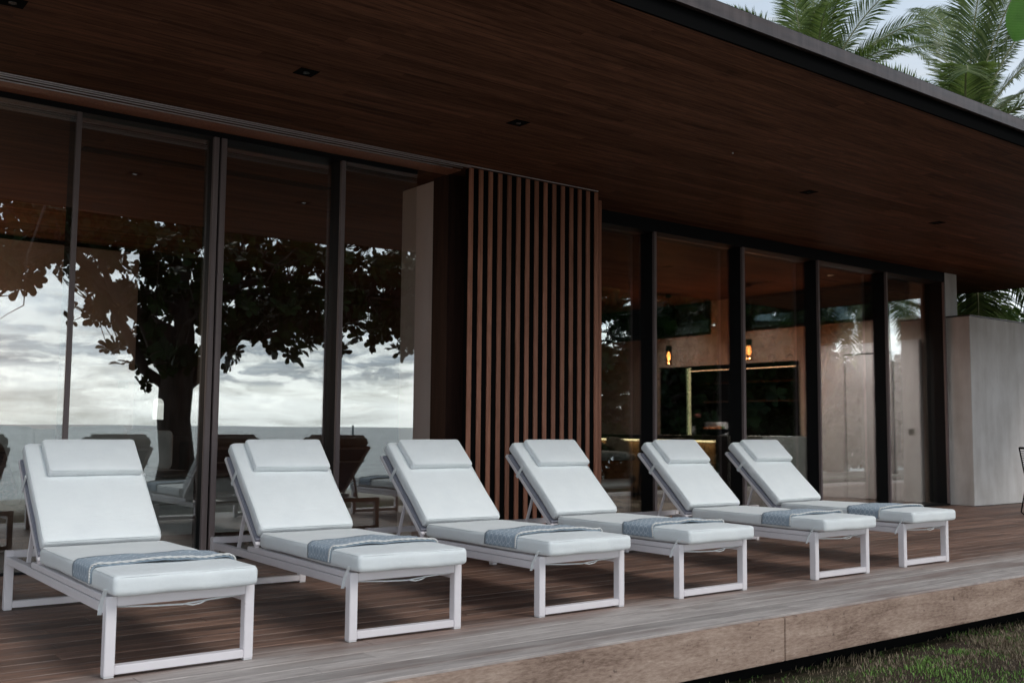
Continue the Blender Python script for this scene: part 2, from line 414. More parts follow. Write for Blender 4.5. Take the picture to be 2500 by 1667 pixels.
def cushion_mesh(name, lx, ly, lz, r=.03, puff=.012, seed=0, n=14, sag=0.0):
    """rounded upholstery block, centred in x/y, bottom at z=0"""
    h = (lx/2, ly/2, lz/2); r = min(r, lz/2*.98)
    def ts(L):
        e_ = [-L, -L+r*.12, -L+r*.3, -L+r*.6, -L+r]
        mid = [(-L+r) + (2*(L-r))*i/n for i in range(1, n)]
        return e_ + mid + [-q for q in e_[::-1]]
    T = [ts(h[0]), ts(h[1]), [-h[2]+2*h[2]*i/8 for i in range(9)]]
    vm = {}; V = []; F = []
    def vid(p):
        k = tuple(round(c, 6) for c in p)
        if k not in vm:
            inner = Vector([max(-(h[i]-r), min(h[i]-r, p[i])) for i in range(3)])
            d = Vector(p)-inner
            q = inner + d.normalized()*r if d.length > 1e-9 else Vector(p)
            u, v_ = q.x/h[0], q.y/h[1]
            bulge = max(0, 1-u**4)*max(0, 1-v_**4)
            s_ = 1 if q.z > 0 else -.3
            q.z += s_*puff*bulge*(abs(q.z)/h[2])
            q.z += sag*max(0, 1-u*u)
            nn = noise.noise(Vector((q.x*4+seed*3.1, q.y*4, q.z*6+seed)))
            nf = noise.noise(Vector((q.x*13+seed*5.1, q.y*13, q.z*9+seed)))
            q += Vector((nn*.004, nn*.004, nn*.005+nf*.0018))
            q.x += .006*math.sin(q.z/h[2]*1.5)*0
            vm[k] = len(V); V.append((q.x, q.y, q.z+h[2]))
        return vm[k]
    for ax in range(3):
        a, b = [i for i in range(3) if i != ax]
        for sgn in (-1, 1):
            for i in range(len(T[a])-1):
                for j in range(len(T[b])-1):
                    q = []
                    for (ii, jj) in ((i, j), (i+1, j), (i+1, j+1), (i, j+1)):
                        p = [0, 0, 0]; p[ax] = sgn*h[ax]; p[a] = T[a][ii]; p[b] = T[b][jj]; q.append(vid(p))
                    if len(set(q)) < 3: continue
                    if (sgn > 0) == (ax == 1): q = q[::-1]
                    F.append(tuple(q))
    me = bpy.data.meshes.new(name); me.from_pydata(V, [], F); me.update(); return me

def piping(parent, lx, ly, lz, r, ma, puff=0):
    m_ = MB(); ins = r*.30; hx, hy = lx/2-ins, ly/2-ins; rc_ = r*1.3
    for z in (lz-r*.26,):
        pts = []
        for cx_, cy_, a0 in ((hx-rc_, hy-rc_, 0), (-hx+rc_, hy-rc_, 90), (-hx+rc_, -hy+rc_, 180), (hx-rc_, -hy+rc_, 270)):
            for k in range(5):
                a = R(a0+k*22.5); pts.append((cx_+rc_*math.cos(a), cy_+rc_*math.sin(a), z+.001))
        q_ = []
        for a, b in zip(pts, pts[1:]+pts[:1]):
            n_ = max(1, int((Vector(b)-Vector(a)).length/.05))
            for k in range(n_): q_.append(Vector(a).lerp(Vector(b), k/n_))
        q_.append(q_[0])
        q_ = [p + Vector((noise.noise(p*5)*.003, noise.noise(p*5+Vector((9, 0, 0)))*.003, noise.noise(p*4+Vector((0, 7, 0)))*.003)) for p in q_]
        m_.tube(q_, .0026, 5, cap=False)
    m_.build('piping', ma, parent, smooth=True)

def copy_tree(o, parent=None):
    c = o.copy(); COL.objects.link(c)
    if parent is not None: c.parent = parent
    for ch in list(o.children): copy_tree(ch, c)
    return c

Yl, Yr, Zc = 3.7232, 3.9247, 3.7705

# ================================================================== SETTING
# ground: one sheet, level under the terrace, falling to the beach and out under the water
ys = [-60, -30, -21, -18, -15.5, -13.5, -12, -11, -10, -9, -8, -7, -6, -5, -4, -3.2, -2.6, -2, -1.5, -1, -.5, 1, 5, 20, 60, 200, 900]
xs = [-900, -200, -60, -20, -8, -4, 0, 2, 3, 4, 5, 6, 7, 8, 9, 10, 11, 12, 13, 15, 18, 22, 28, 40, 80, 200, 900]
gv = []; gf = []
for y in ys:
    for x in xs:
        z = -.42 + .025*noise.noise(Vector((x*.8, y*.8, 0)))
        if y < -11: z -= min(4.0, (-11-y)*.22)
        gv.append((x, y, z))
for j in range(len(ys)-1):
    for i in range(len(xs)-1):
        a = j*len(xs)+i; gf.append((a, a+1, a+1+len(xs), a+len(xs)))
me = bpy.data.meshes.new('ground'); me.from_pydata(gv, [], gf); me.update()
tag(link('ground', me, GROUND), kind='structure')
me = bpy.data.meshes.new('sea'); me.from_pydata([(-5000, -7000, -1.75), (5000, -7000, -1.75), (5000, -12, -1.75), (-5000, -12, -1.75)], [], [(0, 1, 2, 3)]); me.update()
tag(link('sea', me, SEA), kind='structure')

# deck boards, each a real plank with a gap
mb = MB(); y = -.785; row = 0; BW = .142
while y < 3.70:
    x = -4 + rnd.uniform(-2.4, 0)
    while x < 26:
        L = rnd.choice((2.4, 3.0, 3.6, 4.2)); x1 = min(x+L, 26)
        dz = rnd.uniform(-.0012, .0012)
        if y < -.75: x1 = 26
        if not (y+BW > 3.5 and x1 > 15.8): mb.box(x+.0015, x1-.0015, y, y+BW-.007, -.028+dz, dz)
        elif x < 15.8: mb.box(x+.0015, 15.8, y, y+BW-.005, -.028+dz, dz)
        x = x1
    y += BW; row += 1
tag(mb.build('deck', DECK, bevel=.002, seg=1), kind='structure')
mb = MB()
for x0, x1 in ((-4, 1.1), (1.1, 5.405), (5.409, 9.8), (9.804, 14.2), (14.204, 18.6), (18.604, 26)):
    mb.box(x0+.002, x1-.002, -.825, -.788, -.279, -.012)
tag(mb.build('deck_edge_board', FASC, bevel=.004, seg=2), kind='structure')
mb = MB().box(-4, 26, -.60, -.45, -.45, -.30); mb.box(-4, 26, .3, 3.6, -.43, -.06)
tag(mb.build('deck_foundation', BLACK), kind='structure')
FLOORM = mat('dark_interior_floorboards', rough=.35, spec=.4, fn=f_dwood if False else None)
def f_if(t, b):
    c = t.pos(); col, k = wood_cols(t, c, (.8, 8, 1), (.05, .028, .02), (.12, .075, .055)); t.set(b.inputs['Base Color'], col)
    x, y, z = t.sep(c); fr = t.math('FRACT', t.math('DIVIDE', y, .18))
    bumpit(t, b, t.math('GREATER_THAN', fr, .03), .003, .6)
f_if(NT(FLOORM.node_tree), FLOORM.node_tree.nodes['Principled BSDF'])
tag(MB().box(-5, 15.83, 3.72, 14.5, -.2, -.004).build('interior_floor', FLOORM), kind='structure')

# ================================================================== THE HOUSE
house = empty('beach_house', (7, 4, 0), 0, 'low modern beach house with dark timber ceiling, slatted screen and tall glass walls', 'house')
HL = Vector((7, 4, 0))
def hp(mb, name, ma, parent=None, bevel=0, seg=1, label=None, smooth=False):
    """part of the house: world coordinates in, local mesh out"""
    off = Vector(HL)
    mb.v = [tuple(Vector(p)-off) for p in mb.v]
    o = mb.build(name, ma, parent or house, bevel=bevel, seg=seg, smooth=smooth)
    if label: o['label'] = label
    return o
hp(MB().box(-6, 18.52, -.526, 14.6, Zc, Zc+.10), 'ceiling', CEIL)
hp(MB().box(-6, 18.50, -.50, 14.58, Zc+.102, Zc+.28), 'roof', BLACK)
hp(MB().box(-6, 18.54, -.548, -.528, Zc-.004, 3.893), 'fascia', mat('black_painted_fascia', (.006, .006, .006), .95, spec=.0))
hp(MB().box(-6, 18.56, -.575, -.552, 3.885, 4.0).box(-6, 18.56, -.552, -.50, 3.985, 4.0).box(-6, 18.56, -.592, -.577, 3.885, 3.893), 'roof_flashing', FLASH, bevel=.002)
hp(MB().box(18.522, 18.56, -.528, 14.6, Zc-.004, 4.0), 'end_fascia', MATS['black_painted_fascia'])
# sliding-door tracks in the ceiling
mb = MB()
for yy, x1 in ((3.255, 7.54), (3.304, 5.86), (3.364, 5.80), (3.435, 5.72)):
    mb.tube([(-5, yy, Zc-.007), (x1, yy, Zc-.007)], .006, 8)
hp(mb, 'door_track', mat('polished_aluminium', (.85, .80, .80), .42, .75), smooth=True, label='four thin pale metal ceiling tracks')
hp(MB().box(-5, 5.84, 3.45, 3.70, Zc-.012, Zc-.002), 'track_cover', SLAT)
hp(MB().box(-5, 5.49, Yl-.006, Yl+.24, 3.715, 3.766), 'header', DARKFR)
hp(MB().box(7.86, 15.83, Yr-.004, Yr+.30, 3.61, 3.766), 'header', DARKFR)
hp(MB().box(-5, 5.49, Yl-.02, Yl+.24, -.003, .018), 'sill', DARKFR)
hp(MB().box(7.86, 15.80, Yr-.02, Yr+.24, -.003, .018), 'sill', DARKFR)

def frame(x0, x1, yg, ztop, dep=.21, face=BRONZE, zb=.019):
    o = hp(MB().box(x0, x1, yg-.012, yg+.028, zb, ztop), 'window_frame', face, bevel=.003)
    hp(MB().box(x0+.001, x1-.001, yg+.029, yg+dep, zb, ztop), 'mullion_fin', DARKFR)
    return o
def pane(x0, x1, yg, zb, zt, fr):
    g_ = MB(); g_.v = [(x0, yg, zb), (x1, yg, zb), (x1, yg, zt), (x0, yg, zt), (x0, yg+.01, zb), (x1, yg+.01, zb), (x1, yg+.01, zt), (x0, yg+.01, zt)]
    g_.f = [(0, 1, 2, 3), (5, 4, 7, 6)]
    o = hp(g_, 'glass_pane', GLASS, parent=fr)
    return o
prev = -.0
fr0 = frame(.94, .99, Yl, 3.714)
fA = frame(2.199, 2.240, Yl, 3.714); fB = frame(3.360, 3.409, Yl, 3.714); fB2 = frame(3.429, 3.480, Yl, 3.714); fC = frame(4.631, 4.675, Yl, 3.714)
pane(-5, .939, Yl, .02, 3.714, fr0); pane(.991, 2.198, Yl, .02, 3.714, fA); pane(2.241, 3.359, Yl+.07, .02, 3.714, fB); pane(3.481, 4.630, Yl+.13, .02, 3.714, fC)
pane(4.676, 5.490, Yl, .02, 3.714, fB2)
RF = mat('grey_mullion_face', (.20, .155, .15), .6, 0)
xm = [(9.085, 9.127), (10.752, 10.803), (12.411, 12.445), (14.127, 14.166), (15.79, 15.826)]
xprev = 7.88
for a, b_ in xm:
    f_ = frame(a, b_, Yr, 3.608, .225 if a < 15 else .33, RF)
    pane(xprev+.001, a-.001, Yr+(.20 if a < 15 else .20), .02, 3.608, f_); xprev = b_
# slatted screen
mb = MB()
for k in range(15):
    x0 = 5.829+k*.1205; mb.box(x0, x0+.051, 3.28, 3.298, .015, 3.755)
scr = hp(mb, 'slat_screen', SLAT, bevel=.003)
hp(MB().box(5.84, 7.56, 3.2995, 3.37, .012, 3.757), 'screen_backing', BLACK, parent=scr)
mb = MB()
for x0 in (7.665, 7.775, 7.872-.045): mb.box(x0, x0+.05, 3.56, 3.575, .015, 3.76)
s2 = hp(mb, 'slat_screen', SLAT, bevel=.003)
hp(MB().box(7.565, 7.872, 3.577, 3.66, .012, 3.762), 'screen_backing', BLACK, parent=s2)
hp(MB().box(5.835, 7.86, 3.664, 3.945, 0, 3.765), 'screen_housing', DWOOD)
hp(MB().box(5.89, 7.6, 3.95, 4.65, 0, 3.766), 'pillar', PLIN if False else mat('warm_grey_plaster', rough=.85, spec=.15, fn=plaster((.70, .65, .63), (.80, .75, .73))))
def f_glc(t, b):
    t.n.remove(b); out = t.n['Material Output']
    fr = t.add('ShaderNodeFresnel', i_IOR=1.45)
    gl = t.add('ShaderNodeBsdfGlossy'); gl.inputs['Roughness'].default_value = 0.02
    tr = t.add('ShaderNodeBsdfTransparent'); tr.inputs['Color'].default_value = (.85, .9, .88, 1)
    mx = t.add('ShaderNodeMixShader'); t.set(mx.inputs[0], fr.outputs[0]); t.l.new(tr.outputs[0], mx.inputs[1]); t.l.new(gl.outputs[0], mx.inputs[2])
    t.l.new(mx.outputs[0], out.inputs['Surface'])
GLASSC = mat('clear_glazing', fn=f_glc)
# end wall with kitchen recess and clerestory windows (plane x = 15.83)
XW = 15.83
mb = MB()
mb.box(XW, XW+.25, 3.93, 6.80, 0, 3.088)
mb.box(XW, XW+.25, 6.80, 10.33, 2.462, 3.088)
mb.box(XW, XW+.25, 10.33, 14.5, 0, 3.088)
mb.box(XW, XW+.25, 8.10, 8.92, 3.088, 3.766)
mb.box(XW, XW+.25, 3.93, 4.55, 3.088, 3.766)
hp(mb, 'end_wall', PLIN)
mb = MB().box(XW+.55, XW+.6, 6.8, 10.33, 0, 2.46).box(XW+.0, XW+.55, 6.78, 6.80, 0, 2.46).box(XW, XW+.55, 10.33, 10.35, 0, 2.46).box(XW, XW+.55, 6.8, 10.33, 2.44, 2.46)
hp(mb, 'kitchen_recess', BLACK, label='black recessed kitchen wall')
mb = MB().box(XW+.02, XW+.549, 6.81, 10.32, .86, .90)
for k in range(5): mb.box(XW+.03, XW+.05, 6.82+k*.70, 7.50+k*.70, .05, .84)
hp(mb, 'kitchen_cupboard', DWOOD, bevel=.002)
hp(MB().box(XW+.3, XW+.53, 6.9, 9.4, 1.72, 1.75).box(XW+.3, XW+.53, 6.9, 9.4, 2.1, 2.13), 'shelf', DWOOD)
LEDV = mat('led_yellow_green', (.8, .8, .5), .5, emit=(1.0, .93, .50), estr=1.5)
LEDO = mat('led_amber', (.8, .5, .3), .5, emit=(1.0, .55, .30), estr=1.5)
hp(MB().box(XW+.0, XW+.02, 9.505, 9.535, 1.06, 2.43), 'light_strip', LEDV, label='vertical yellow light strip')
hp(MB().box(XW+.03, XW+.05, 6.91, 9.49, 2.352, 2.372), 'light_strip', LEDO, label='horizontal amber light strip')
def clere(y0, y1, bars):
    f = MB(); t_ = .05
    f.box(XW-.02, XW+.1, y0, y1, 3.09, 3.09+t_).box(XW-.02, XW+.1, y0, y1, 3.70, 3.764)
    for yb in (y0, *bars, y1-t_): f.box(XW-.018, XW+.098, yb, yb+t_, 3.09+t_, 3.70)
    o = hp(f, 'clerestory_window', DARKFR)
    hp(MB().box(XW+.03, XW+.036, y0+t_, y1-t_, 3.14, 3.70), 'glass_pane', GLASSC, parent=o)
clere(4.56, 8.09, (6.36,)); clere(8.93, 13.4, (11.9,))
# door box inside
hp(MB().box(XW-.075, XW-.001, 4.352, 6.28, 0, 2.66).box(XW-.085, XW-.001, 4.352, 6.28, 2.662, 2.69), 'panelled_wall', DOORM, bevel=.002)
dr = hp(MB().box(XW-.083, XW-.078, 4.85, 5.76, .012, 2.49), 'door', DOORM, bevel=.002)
hp(MB().box(XW-.0775, XW-.0755, 4.825, 5.785, .004, 2.515), 'door_gap', DARKFR, parent=dr)
mb = MB(); mb.tube([(XW-.084, 4.905, .98), (XW-.13, 4.905, .98)], .012, 10); mb.tube([(XW-.125, 4.905, .94), (XW-.125, 4.905, 1.02)], .016, 10)
hp(mb, 'door_handle', BLACK, parent=dr)
sw = hp(MB().box(XW-.086, XW-.076, 4.475, 4.565, 1.125, 1.215), 'switch_plate', BLACK, bevel=.003)
hp(MB().tube([(XW-.087, 4.505, 1.185), (XW-.092, 4.505, 1.185)], .006, 8).tube([(XW-.087, 4.535, 1.185), (XW-.092, 4.535, 1.185)], .006, 8), 'switch', ALU, parent=sw)
hp(MB().box(XW+.012, 16.21, 3.926, 4.2, 3.046, Zc-.002), 'pilaster', PLAST)
hp(MB().box(-5, 13.0, 14.3, 14.5, 0, Zc-.004), 'rear_wall', DWOOD)
rw = hp(MB().box(13.0, 13.08, 14.3, 14.4, 0, 3.7).box(15.7, 15.8, 14.3, 14.4, 0, 3.7).box(13, 15.8, 14.3, 14.4, 3.7, 3.766), 'added_rear_window', DARKFR)  # unseen window, added so daylight brightens the right room
hp(MB().box(13.081, 15.699, 14.34, 14.346, .01, 3.698), 'glass_pane', GLASSC, parent=rw)
hp(MB().box(-6, -5.002, 3.8, 14.5, 0, Zc-.004), 'side_wall', PLIN)
# left room back wall (warm) with a square switch and an arched lamp
hp(MB().box(-4.99, 4.85, 10.4, 10.55, 0, 3.70), 'partition', PLIN)
hp(MB().box(4.62, 4.76, 10.37, 10.398, 1.69, 1.80), 'switch_plate', BLACK, bevel=.004)
hp(MB().box(-4.99, 4.85, 10.33, 10.398, 0, .10), 'skirting', DWOOD)
# downlights
mbs = []
for i, x in enumerate((-.69, 1.31, 3.31, 5.30, 9.35, 11.96, 14.5)):
    s_ = .075
    o = hp(MB().box(x-s_, x+s_, 1.82-s_, 1.82+s_, Zc-.004, Zc-.001), 'downlight', BLACK)
    hp(MB().lathe([(.026, -.0045), (.026, -.008), (.018, -.008)], (x, 1.82, Zc), 12), 'lamp_lens', mat('lens_%d' % i, (.05, .05, .05), .15) if i == 0 else MATS['lens_0'], parent=o)
hp(MB().lathe([(.008, -.001), (.008, -.012), (.002, -.014)], (7.45, 1.28, Zc), 8), 'ceiling_sensor', mat('white_plastic', (.7, .7, .7), .4))
# air grille in the interior ceiling
mb = MB()
for k in range(6): mb.box(2.6, 5.2, 5.0+k*.03, 5.012+k*.03, Zc-.012, Zc-.002)
hp(mb, 'air_grille', BLACK)

# garden wall beside the house
gw = empty('garden_wall', (20, 3.6, 0), 0, 'tall pale rendered garden wall right of the glass, under a bronze cap', 'wall')
def at(parent, mb, name, ma, bevel=0, seg=1, smooth=False):
    off = Vector(parent.location); mb.v = [tuple(Vector(p)-off) for p in mb.v]
    return mb.build(name, ma, parent, bevel=bevel, seg=seg, smooth=smooth)
at(gw, MB().box(XW+.001, 30, 3.5176, 3.924, 0, 3.02), 'wall', PLAST, bevel=.006, seg=2)
at(gw, MB().box(XW-.006, 30, 3.508, 3.925, 3.022, 3.045), 'cap', FLASH, bevel=.002)

# ================================================================== LOUNGERS
LW, LL, LH = .72, 2.195, .368
def make_lounger():
    root = empty('sun_lounger')
    def loop(y0, nm):
        m_ = MB(); b_ = .048; d = .055
        m_.box(0, b_, y0, y0+d, .006, LH); m_.box(LW-b_, LW, y0, y0+d, .006, LH)
        m_.box(b_+.0005, LW-b_-.0005, y0+.0015, y0+d-.0015, .012, .052); m_.box(b_+.0005, LW-b_-.0005, y0+.0015, y0+d-.0015, LH-.046, LH-.002)
        o = m_.build(nm, FRAME, root, bevel=.003, seg=2)
        for a, c in ((.002, b_-.002), (LW-b_+.002, LW-.002)):
            MB().box(a, c, y0+.002, y0+d-.002, 0, .0055).build('foot_pad', MATS['white_plastic'], o)
        return o
    loop(0, 'leg_frame'); loop(LL-.055, 'leg_frame')
    for sx in (0, LW-.048):
        m_ = MB().box(sx+.001, sx+.047, .0555, LL-.0555, LH-.082, LH-.036).box(sx+.004, sx+.044, .0555, 1.50, LH-.033, LH-.001)
        m_.build('side_rail', FRAME, root, bevel=.003, seg=2)
    m_ = MB()
    for k in range(9): m_.box(.05, LW-.05, .12+k*.15, .17+k*.15, LH-.028, LH-.006)
    m_.build('seat_slats', FRAME, root, bevel=.002, seg=1)
    # seat cushion
    me = cushion_mesh('seat_cushion', .70, 1.40, .095, .026, .007, 1)
    o = link('seat_cushion', me, FAB, root, True, (LW/2-.005, .61, LH+.008)); piping(o, .70, 1.40, .095, .026, FAB)
    # back rest
    th = R(42.4); hy, hz = 1.372, .405
    U = Vector((0, math.cos(th), math.sin(th))); N = Vector((0, -math.sin(th), math.cos(th))); H0 = Vector((0, hy, hz))
    bf = MB()
    for sx in (.012, LW-.012-.03):
        c = H0 + U*.40 + N*(-.030) + Vector((sx+.015, 0, 0)); bf.obox(c, (.015, 0, 0), U*.41, N*.016)
    c = H0 + U*.795 + N*(-.030) + Vector((LW/2, 0, 0)); bf.obox(c, (LW/2-.043, 0, 0), U*.014, N*.014)
    c = H0 + U*.02 + N*(-.030) + Vector((LW/2, 0, 0)); bf.obox(c, (LW/2-.043, 0, 0), U*.014, N*.014)
    back = bf.build('backrest_frame', FRAME, root, bevel=.003, seg=2)
    c = H0 + U*.40 + N*.006 + Vector((LW/2, 0, 0))
    MB().obox(c-N*.010, (LW/2-.014, 0, 0), U*.385, N*.010).build('sling', SLING, back)
    me = cushion_mesh('back_cushion', .68, .815, .088, .026, .006, 5)
    o = link('back_cushion', me, FAB, root, True); o.location = H0 + U*.430 + N*.012 + Vector((LW/2, 0, 0)); o.rotation_euler = (th, 0, 0); piping(o, .68, .815, .088, .026, FAB)
    me = cushion_mesh('head_pillow', .56, .285, .050, .015, .009, 9, n=10)
    o = link('head_pillow', me, FAB, root, True); o.location = H0 + U*.675 + N*.102 + Vector((.402, 0, 0)); o.rotation_euler = (th-.02, 0, 0); piping(o, .56, .285, .050, .015, FAB)
    # elastic strap round frame and cushion
    st = MB(); p = H0 + U*.575
    for sx in (.004, LW-.008):
        st.obox(p + N*.010 + Vector((sx+.002, 0, 0)), (.002, 0, 0), U*.013, N*.060)
    st.obox(p - N*.050 + Vector((LW/2, 0, 0)), (LW/2-.004, 0, 0), U*.013, N*.0015)
    st.build('strap', FAB, root)
    # folding props
    for sx in (.05, LW-.05):
        a = H0 + U*.36 - N*.03; b_ = Vector((0, 1.775, LH-.05))
        MB().bar((sx, a.y, a.z), (sx, b_.y, b_.z), .012, .026, (1, 0, 0)).build('prop', FRAME, root, bevel=.002, seg=1)
    # cushion tie looped round the corner of the frame, and its loose cord under the front bar
    t_ = MB(); pts = [(-.004, .005, LH+.035), (-.006, .035, LH-.005), (-.008, .062, LH-.05), (-.008, .075, LH-.090)]
    for a, b_ in zip(pts[:-1], pts[1:]): t_.bar(a, b_, .004, .020, (1, 0, 0))
    t_.build('cushion_tie', FAB, root)
    t_ = MB(); t_.tube([(.06, .03, LH-.052), (.22, .02, LH-.062), (.36, .01, LH-.066), (.50, .02, LH-.056), (.66, .03, LH-.050)], .0045, 6)
    t_.tube([(.36, .01, LH-.064), (.40, -.012, LH-.070), (.44, -.015, LH-.064), (.47, -.005, LH-.055)], .0035, 6)
    t_.build('loose_cord', FAB, root, smooth=True)
    return root
def make_throw(seed):
    rr = random.Random(seed); sk_ = rr.uniform(-.05, .05)
    zt = LH+.008+.095+.016; x0, x1 = -.006, .708; path = []
    for i in range(7): path.append((x0, LH+.028+(zt-.035-LH-.028)*i/6))
    for i in range(1, 7):
        a = math.pi/2*i/6; path.append((x0+.035-.035*math.cos(a), zt-.035+.035*math.sin(a)))
    for i in range(1, 25): path.append((x0+.035+(x1-x0-.07)*i/24, zt))
    for i in range(1, 7):
        a = math.pi/2*i/6; path.append((x1-.035+.035*math.sin(a), zt-.035*(1-math.cos(a))))
    for i in range(1, 7): path.append((x1, zt-.035-.06*i/6))
    S = [0]
    for a, b_ in zip(path[:-1], path[1:]): S.append(S[-1]+math.hypot(b_[0]-a[0], b_[1]-a[1]))
    ny = 12; V = []; UV = []
    for i, (x, z) in enumerate(path):
        s_ = S[i]/S[-1]
        for j in range(ny+1):
            v = j/ny
            ya = .225 + sk_*(s_-.5) + .018*math.sin(s_*7+seed) + .05*max(0, s_-.75); yb = .532 + sk_*(s_-.5)*1.3 + .02*math.sin(s_*5+2*seed) + .03*s_
            y = ya + (yb-ya)*v
            flat = 1.0 if .2 < s_ < .85 else .35
            dz = .010*math.sin(math.pi*min(1, max(0, (x-.02)/.66)))*flat
            wv = .0035*math.sin(v*9+s_*15+seed)+.005*noise.noise(Vector((s_*9, v*4, seed)))
            top = 12 <= i <= 36
            V.append((x - (0 if top else .0)+(0 if top else (-1 if x < .3 else 1)*abs(wv)*.8), y, z + dz + (wv if top else 0))); UV.append((S[i], .3*(1-v)))
    F = []; n = ny+1
    for i in range(len(path)-1):
        for j in range(ny): F.append((i*n+j, i*n+j+1, (i+1)*n+j+1, (i+1)*n+j))
    me = bpy.data.meshes.new('throw'); me.from_pydata(V, [], F); me.update()
    uvl = me.uv_layers.new(name='uv')
    for lp in me.loops: uvl.data[lp.index].uv = UV[lp.vertex_index]
    root = link('throw_blanket', me, THROW, None, True)
    md = root.modifiers.new('thickness', 'SOLIDIFY'); md.thickness = .009; md.offset = 1
    # braided hem along the front edge: two strands twisted
    hm = MB()
    for ph in (0, math.pi):
        pts = []
        for k in range(0, 190):
            s_ = .02+.93*k/189*len(path); i = min(int(s_), len(path)-2); f = s_-int(s_)
            a = Vector(V[i*n]); b_ = Vector(V[(i+1)*n]); p = a.lerp(b_, f)
            t = k*.52+ph
            pts.append(p + Vector((0, -.003+.005*math.cos(t), .006+.003*math.sin(t))) + Vector((-.004 if i < 10 else 0, 0, 0)))
        hm.tube(pts, .0034, 5)
    hm.build('hem', HEM, root, smooth=True)
    return root

spots = [(1.473, -.046, -.41), (2.777, .025, -1.96), (4.084, .001, -.27), (5.316, -.012, .22), (6.868, .002, -.49), (8.151, .030, -.19)]
ordn = ['nearest white lounger, leftmost of the row, its rear frame cut by the picture edge',
        'second white lounger from the left, standing in front of the double glass-door frame',
        'third white lounger from the left, its backrest top just left of the timber slats',
        'fourth white lounger from the left, its backrest directly in front of the timber slats',
        'fifth white lounger from the left, second farthest along the row',
        'farthest white lounger, last at the right end of the row']
tord = ['blue patterned throw folded across the nearest lounger at the left',
        'blue patterned throw over the second lounger from the left',
        'blue patterned throw over the third lounger from the left',
        'blue patterned throw over the fourth lounger, the one before the slats',
        'blue patterned throw over the fifth lounger from the left',
        'blue patterned throw over the farthest lounger at the right end']
proto = make_lounger(); thr = make_throw(1)
for i, (x, y, a) in enumerate(spots):
    o = proto if i == 0 else copy_tree(proto)
    o.location = (x, y, 0.0015); o.rotation_euler = (0, 0, R(a))
    tag(o, ordn[i], 'sun lounger', 'white sun loungers in a row on the deck')
    v_ = random.Random(50+i)
    for ch in o.children:
        if ch.name.startswith('head_pillow'):
            ch.location.x += v_.uniform(-.012, .012); ch.rotation_euler.z = v_.uniform(-.03, .03)
        if ch.name.startswith('seat_cushion'): ch.location.x += v_.uniform(-.006, .006); ch.rotation_euler.z = v_.uniform(-.006, .006)
        if ch.name.startswith('back_cushion'): ch.rotation_euler.y = v_.uniform(-.008, .008)
    t_ = thr if i == 0 else make_throw(i*1.7+1)
    dy = (0.0, .02, .01, 0, -.005, .01)[i]; c_, s_ = math.cos(R(a)), math.sin(R(a))
    t_.location = (x-s_*dy, y+c_*dy, .0015); t_.rotation_euler = (0, 0, R(a))
    tag(t_, tord[i], 'throw blanket', 'blue throws laid across the loungers')

# ================================================================== INTERIOR FURNITURE
def fcol(name, a, b_, rough=.9):
    return mat(name, rough=rough, spec=.15, fn=lambda t, b: (t.set(b.inputs['Base Color'], t.ramp(t.noise(t.coord('Object'), 7, 4), [(.35, a), (.65, b_)])), bumpit(t, b, t.noise(t.coord('Object'), 300, 2), .001, .5)))
CREAM = fcol('cream_upholstery', (.56, .55, .52), (.70, .69, .66)); BROWNF = fcol('brown_upholstery', (.07, .045, .032), (.12, .082, .06))
TAN = fcol('taupe_upholstery', (.16, .12, .095), (.24, .19, .155)); LEATH = fcol('tan_leather', (.25, .075, .028), (.36, .12, .05), .5)
PATT = mat('dark_marbled_textile', rough=.9, fn=lambda t, b: t.set(b.inputs['Base Color'], t.ramp(t.noise(t.coord('Object'), 14, 5, .6, 2.0), [(.48, (.012, .01, .01)), (.56, (.16, .11, .09))])))
WALN = mat('walnut_veneer', rough=.4, fn=lambda t, b: t.set(b.inputs['Base Color'], wood_cols(t, t.coord('Object'), (2, 2, 12), (.10, .05, .028), (.20, .11, .062))[0]))
# cream sofa with two pale pillows, left room
sf = empty('sofa', (2.6, 5.75, 0), 0, 'long cream sofa behind the leftmost glass panes', 'sofa')
at(sf, MB().box(.6, 4.0, 5.45, 6.35, .10, .40), 'base', TAN, bevel=.02, seg=2)
for k in range(2):
    me = cushion_mesh('seat_cushion', 1.68, .86, .28, .05, .03, 3+k); link('seat_cushion', me, CREAM, sf, True, (-1.14+k*1.70, .12, .402))
me = cushion_mesh('backrest', 3.4, .22, .42, .06, .01, 8); link('backrest', me, CREAM, sf, True, (-.30, .60, .68))
for k, (x, y, z, ry, lab) in enumerate(((2.18, 5.98, .70, .04, 'pale square pillow on the sofa, left of the thin door frame'), (3.08, 5.98, .70, -.05, 'pale square pillow on the sofa, right of the thin door frame'))):
    me = cushion_mesh('throw_pillow', .62, .44, .16, .075, .03, 12+k); o = link('throw_pillow', me, CREAM, None, True, (x, y, z), (R(80), ry, 0)); o.location = (x, y+.0, z+.215); tag(o, lab, 'pillow', 'pillows on the cream sofa')
# low daybed with brown blanket
db = empty('daybed', (3.9, 4.95, 0), 0, 'low white upholstered daybed just inside the glass by the double door frame', 'daybed')
at(db, MB().box(3.2, 4.25, 4.6, 5.35, .14, .42), 'base', CREAM, bevel=.02, seg=2)
me = cushion_mesh('mattress', 1.06, .76, .22, .06, .02, 21); link('mattress', me, CREAM, db, True, (-.17, .02, .422))
m_ = MB()
for x, y in ((3.25, 4.66), (4.17, 4.66), (3.25, 5.28), (4.17, 5.28)): m_.box(x, x+.04, y, y+.04, 0, .138)
at(db, m_, 'legs', WALN)
m_ = cushion_mesh('blanket', .80, .60, .035, .015, .012, 33); o = link('brown_blanket', m_, fcol('brown_wool', (.10, .07, .055), (.20, .15, .125)), None, True, (3.75, 4.97, .668)); tag(o, 'folded brown wool blanket lying on the white daybed', 'blanket')
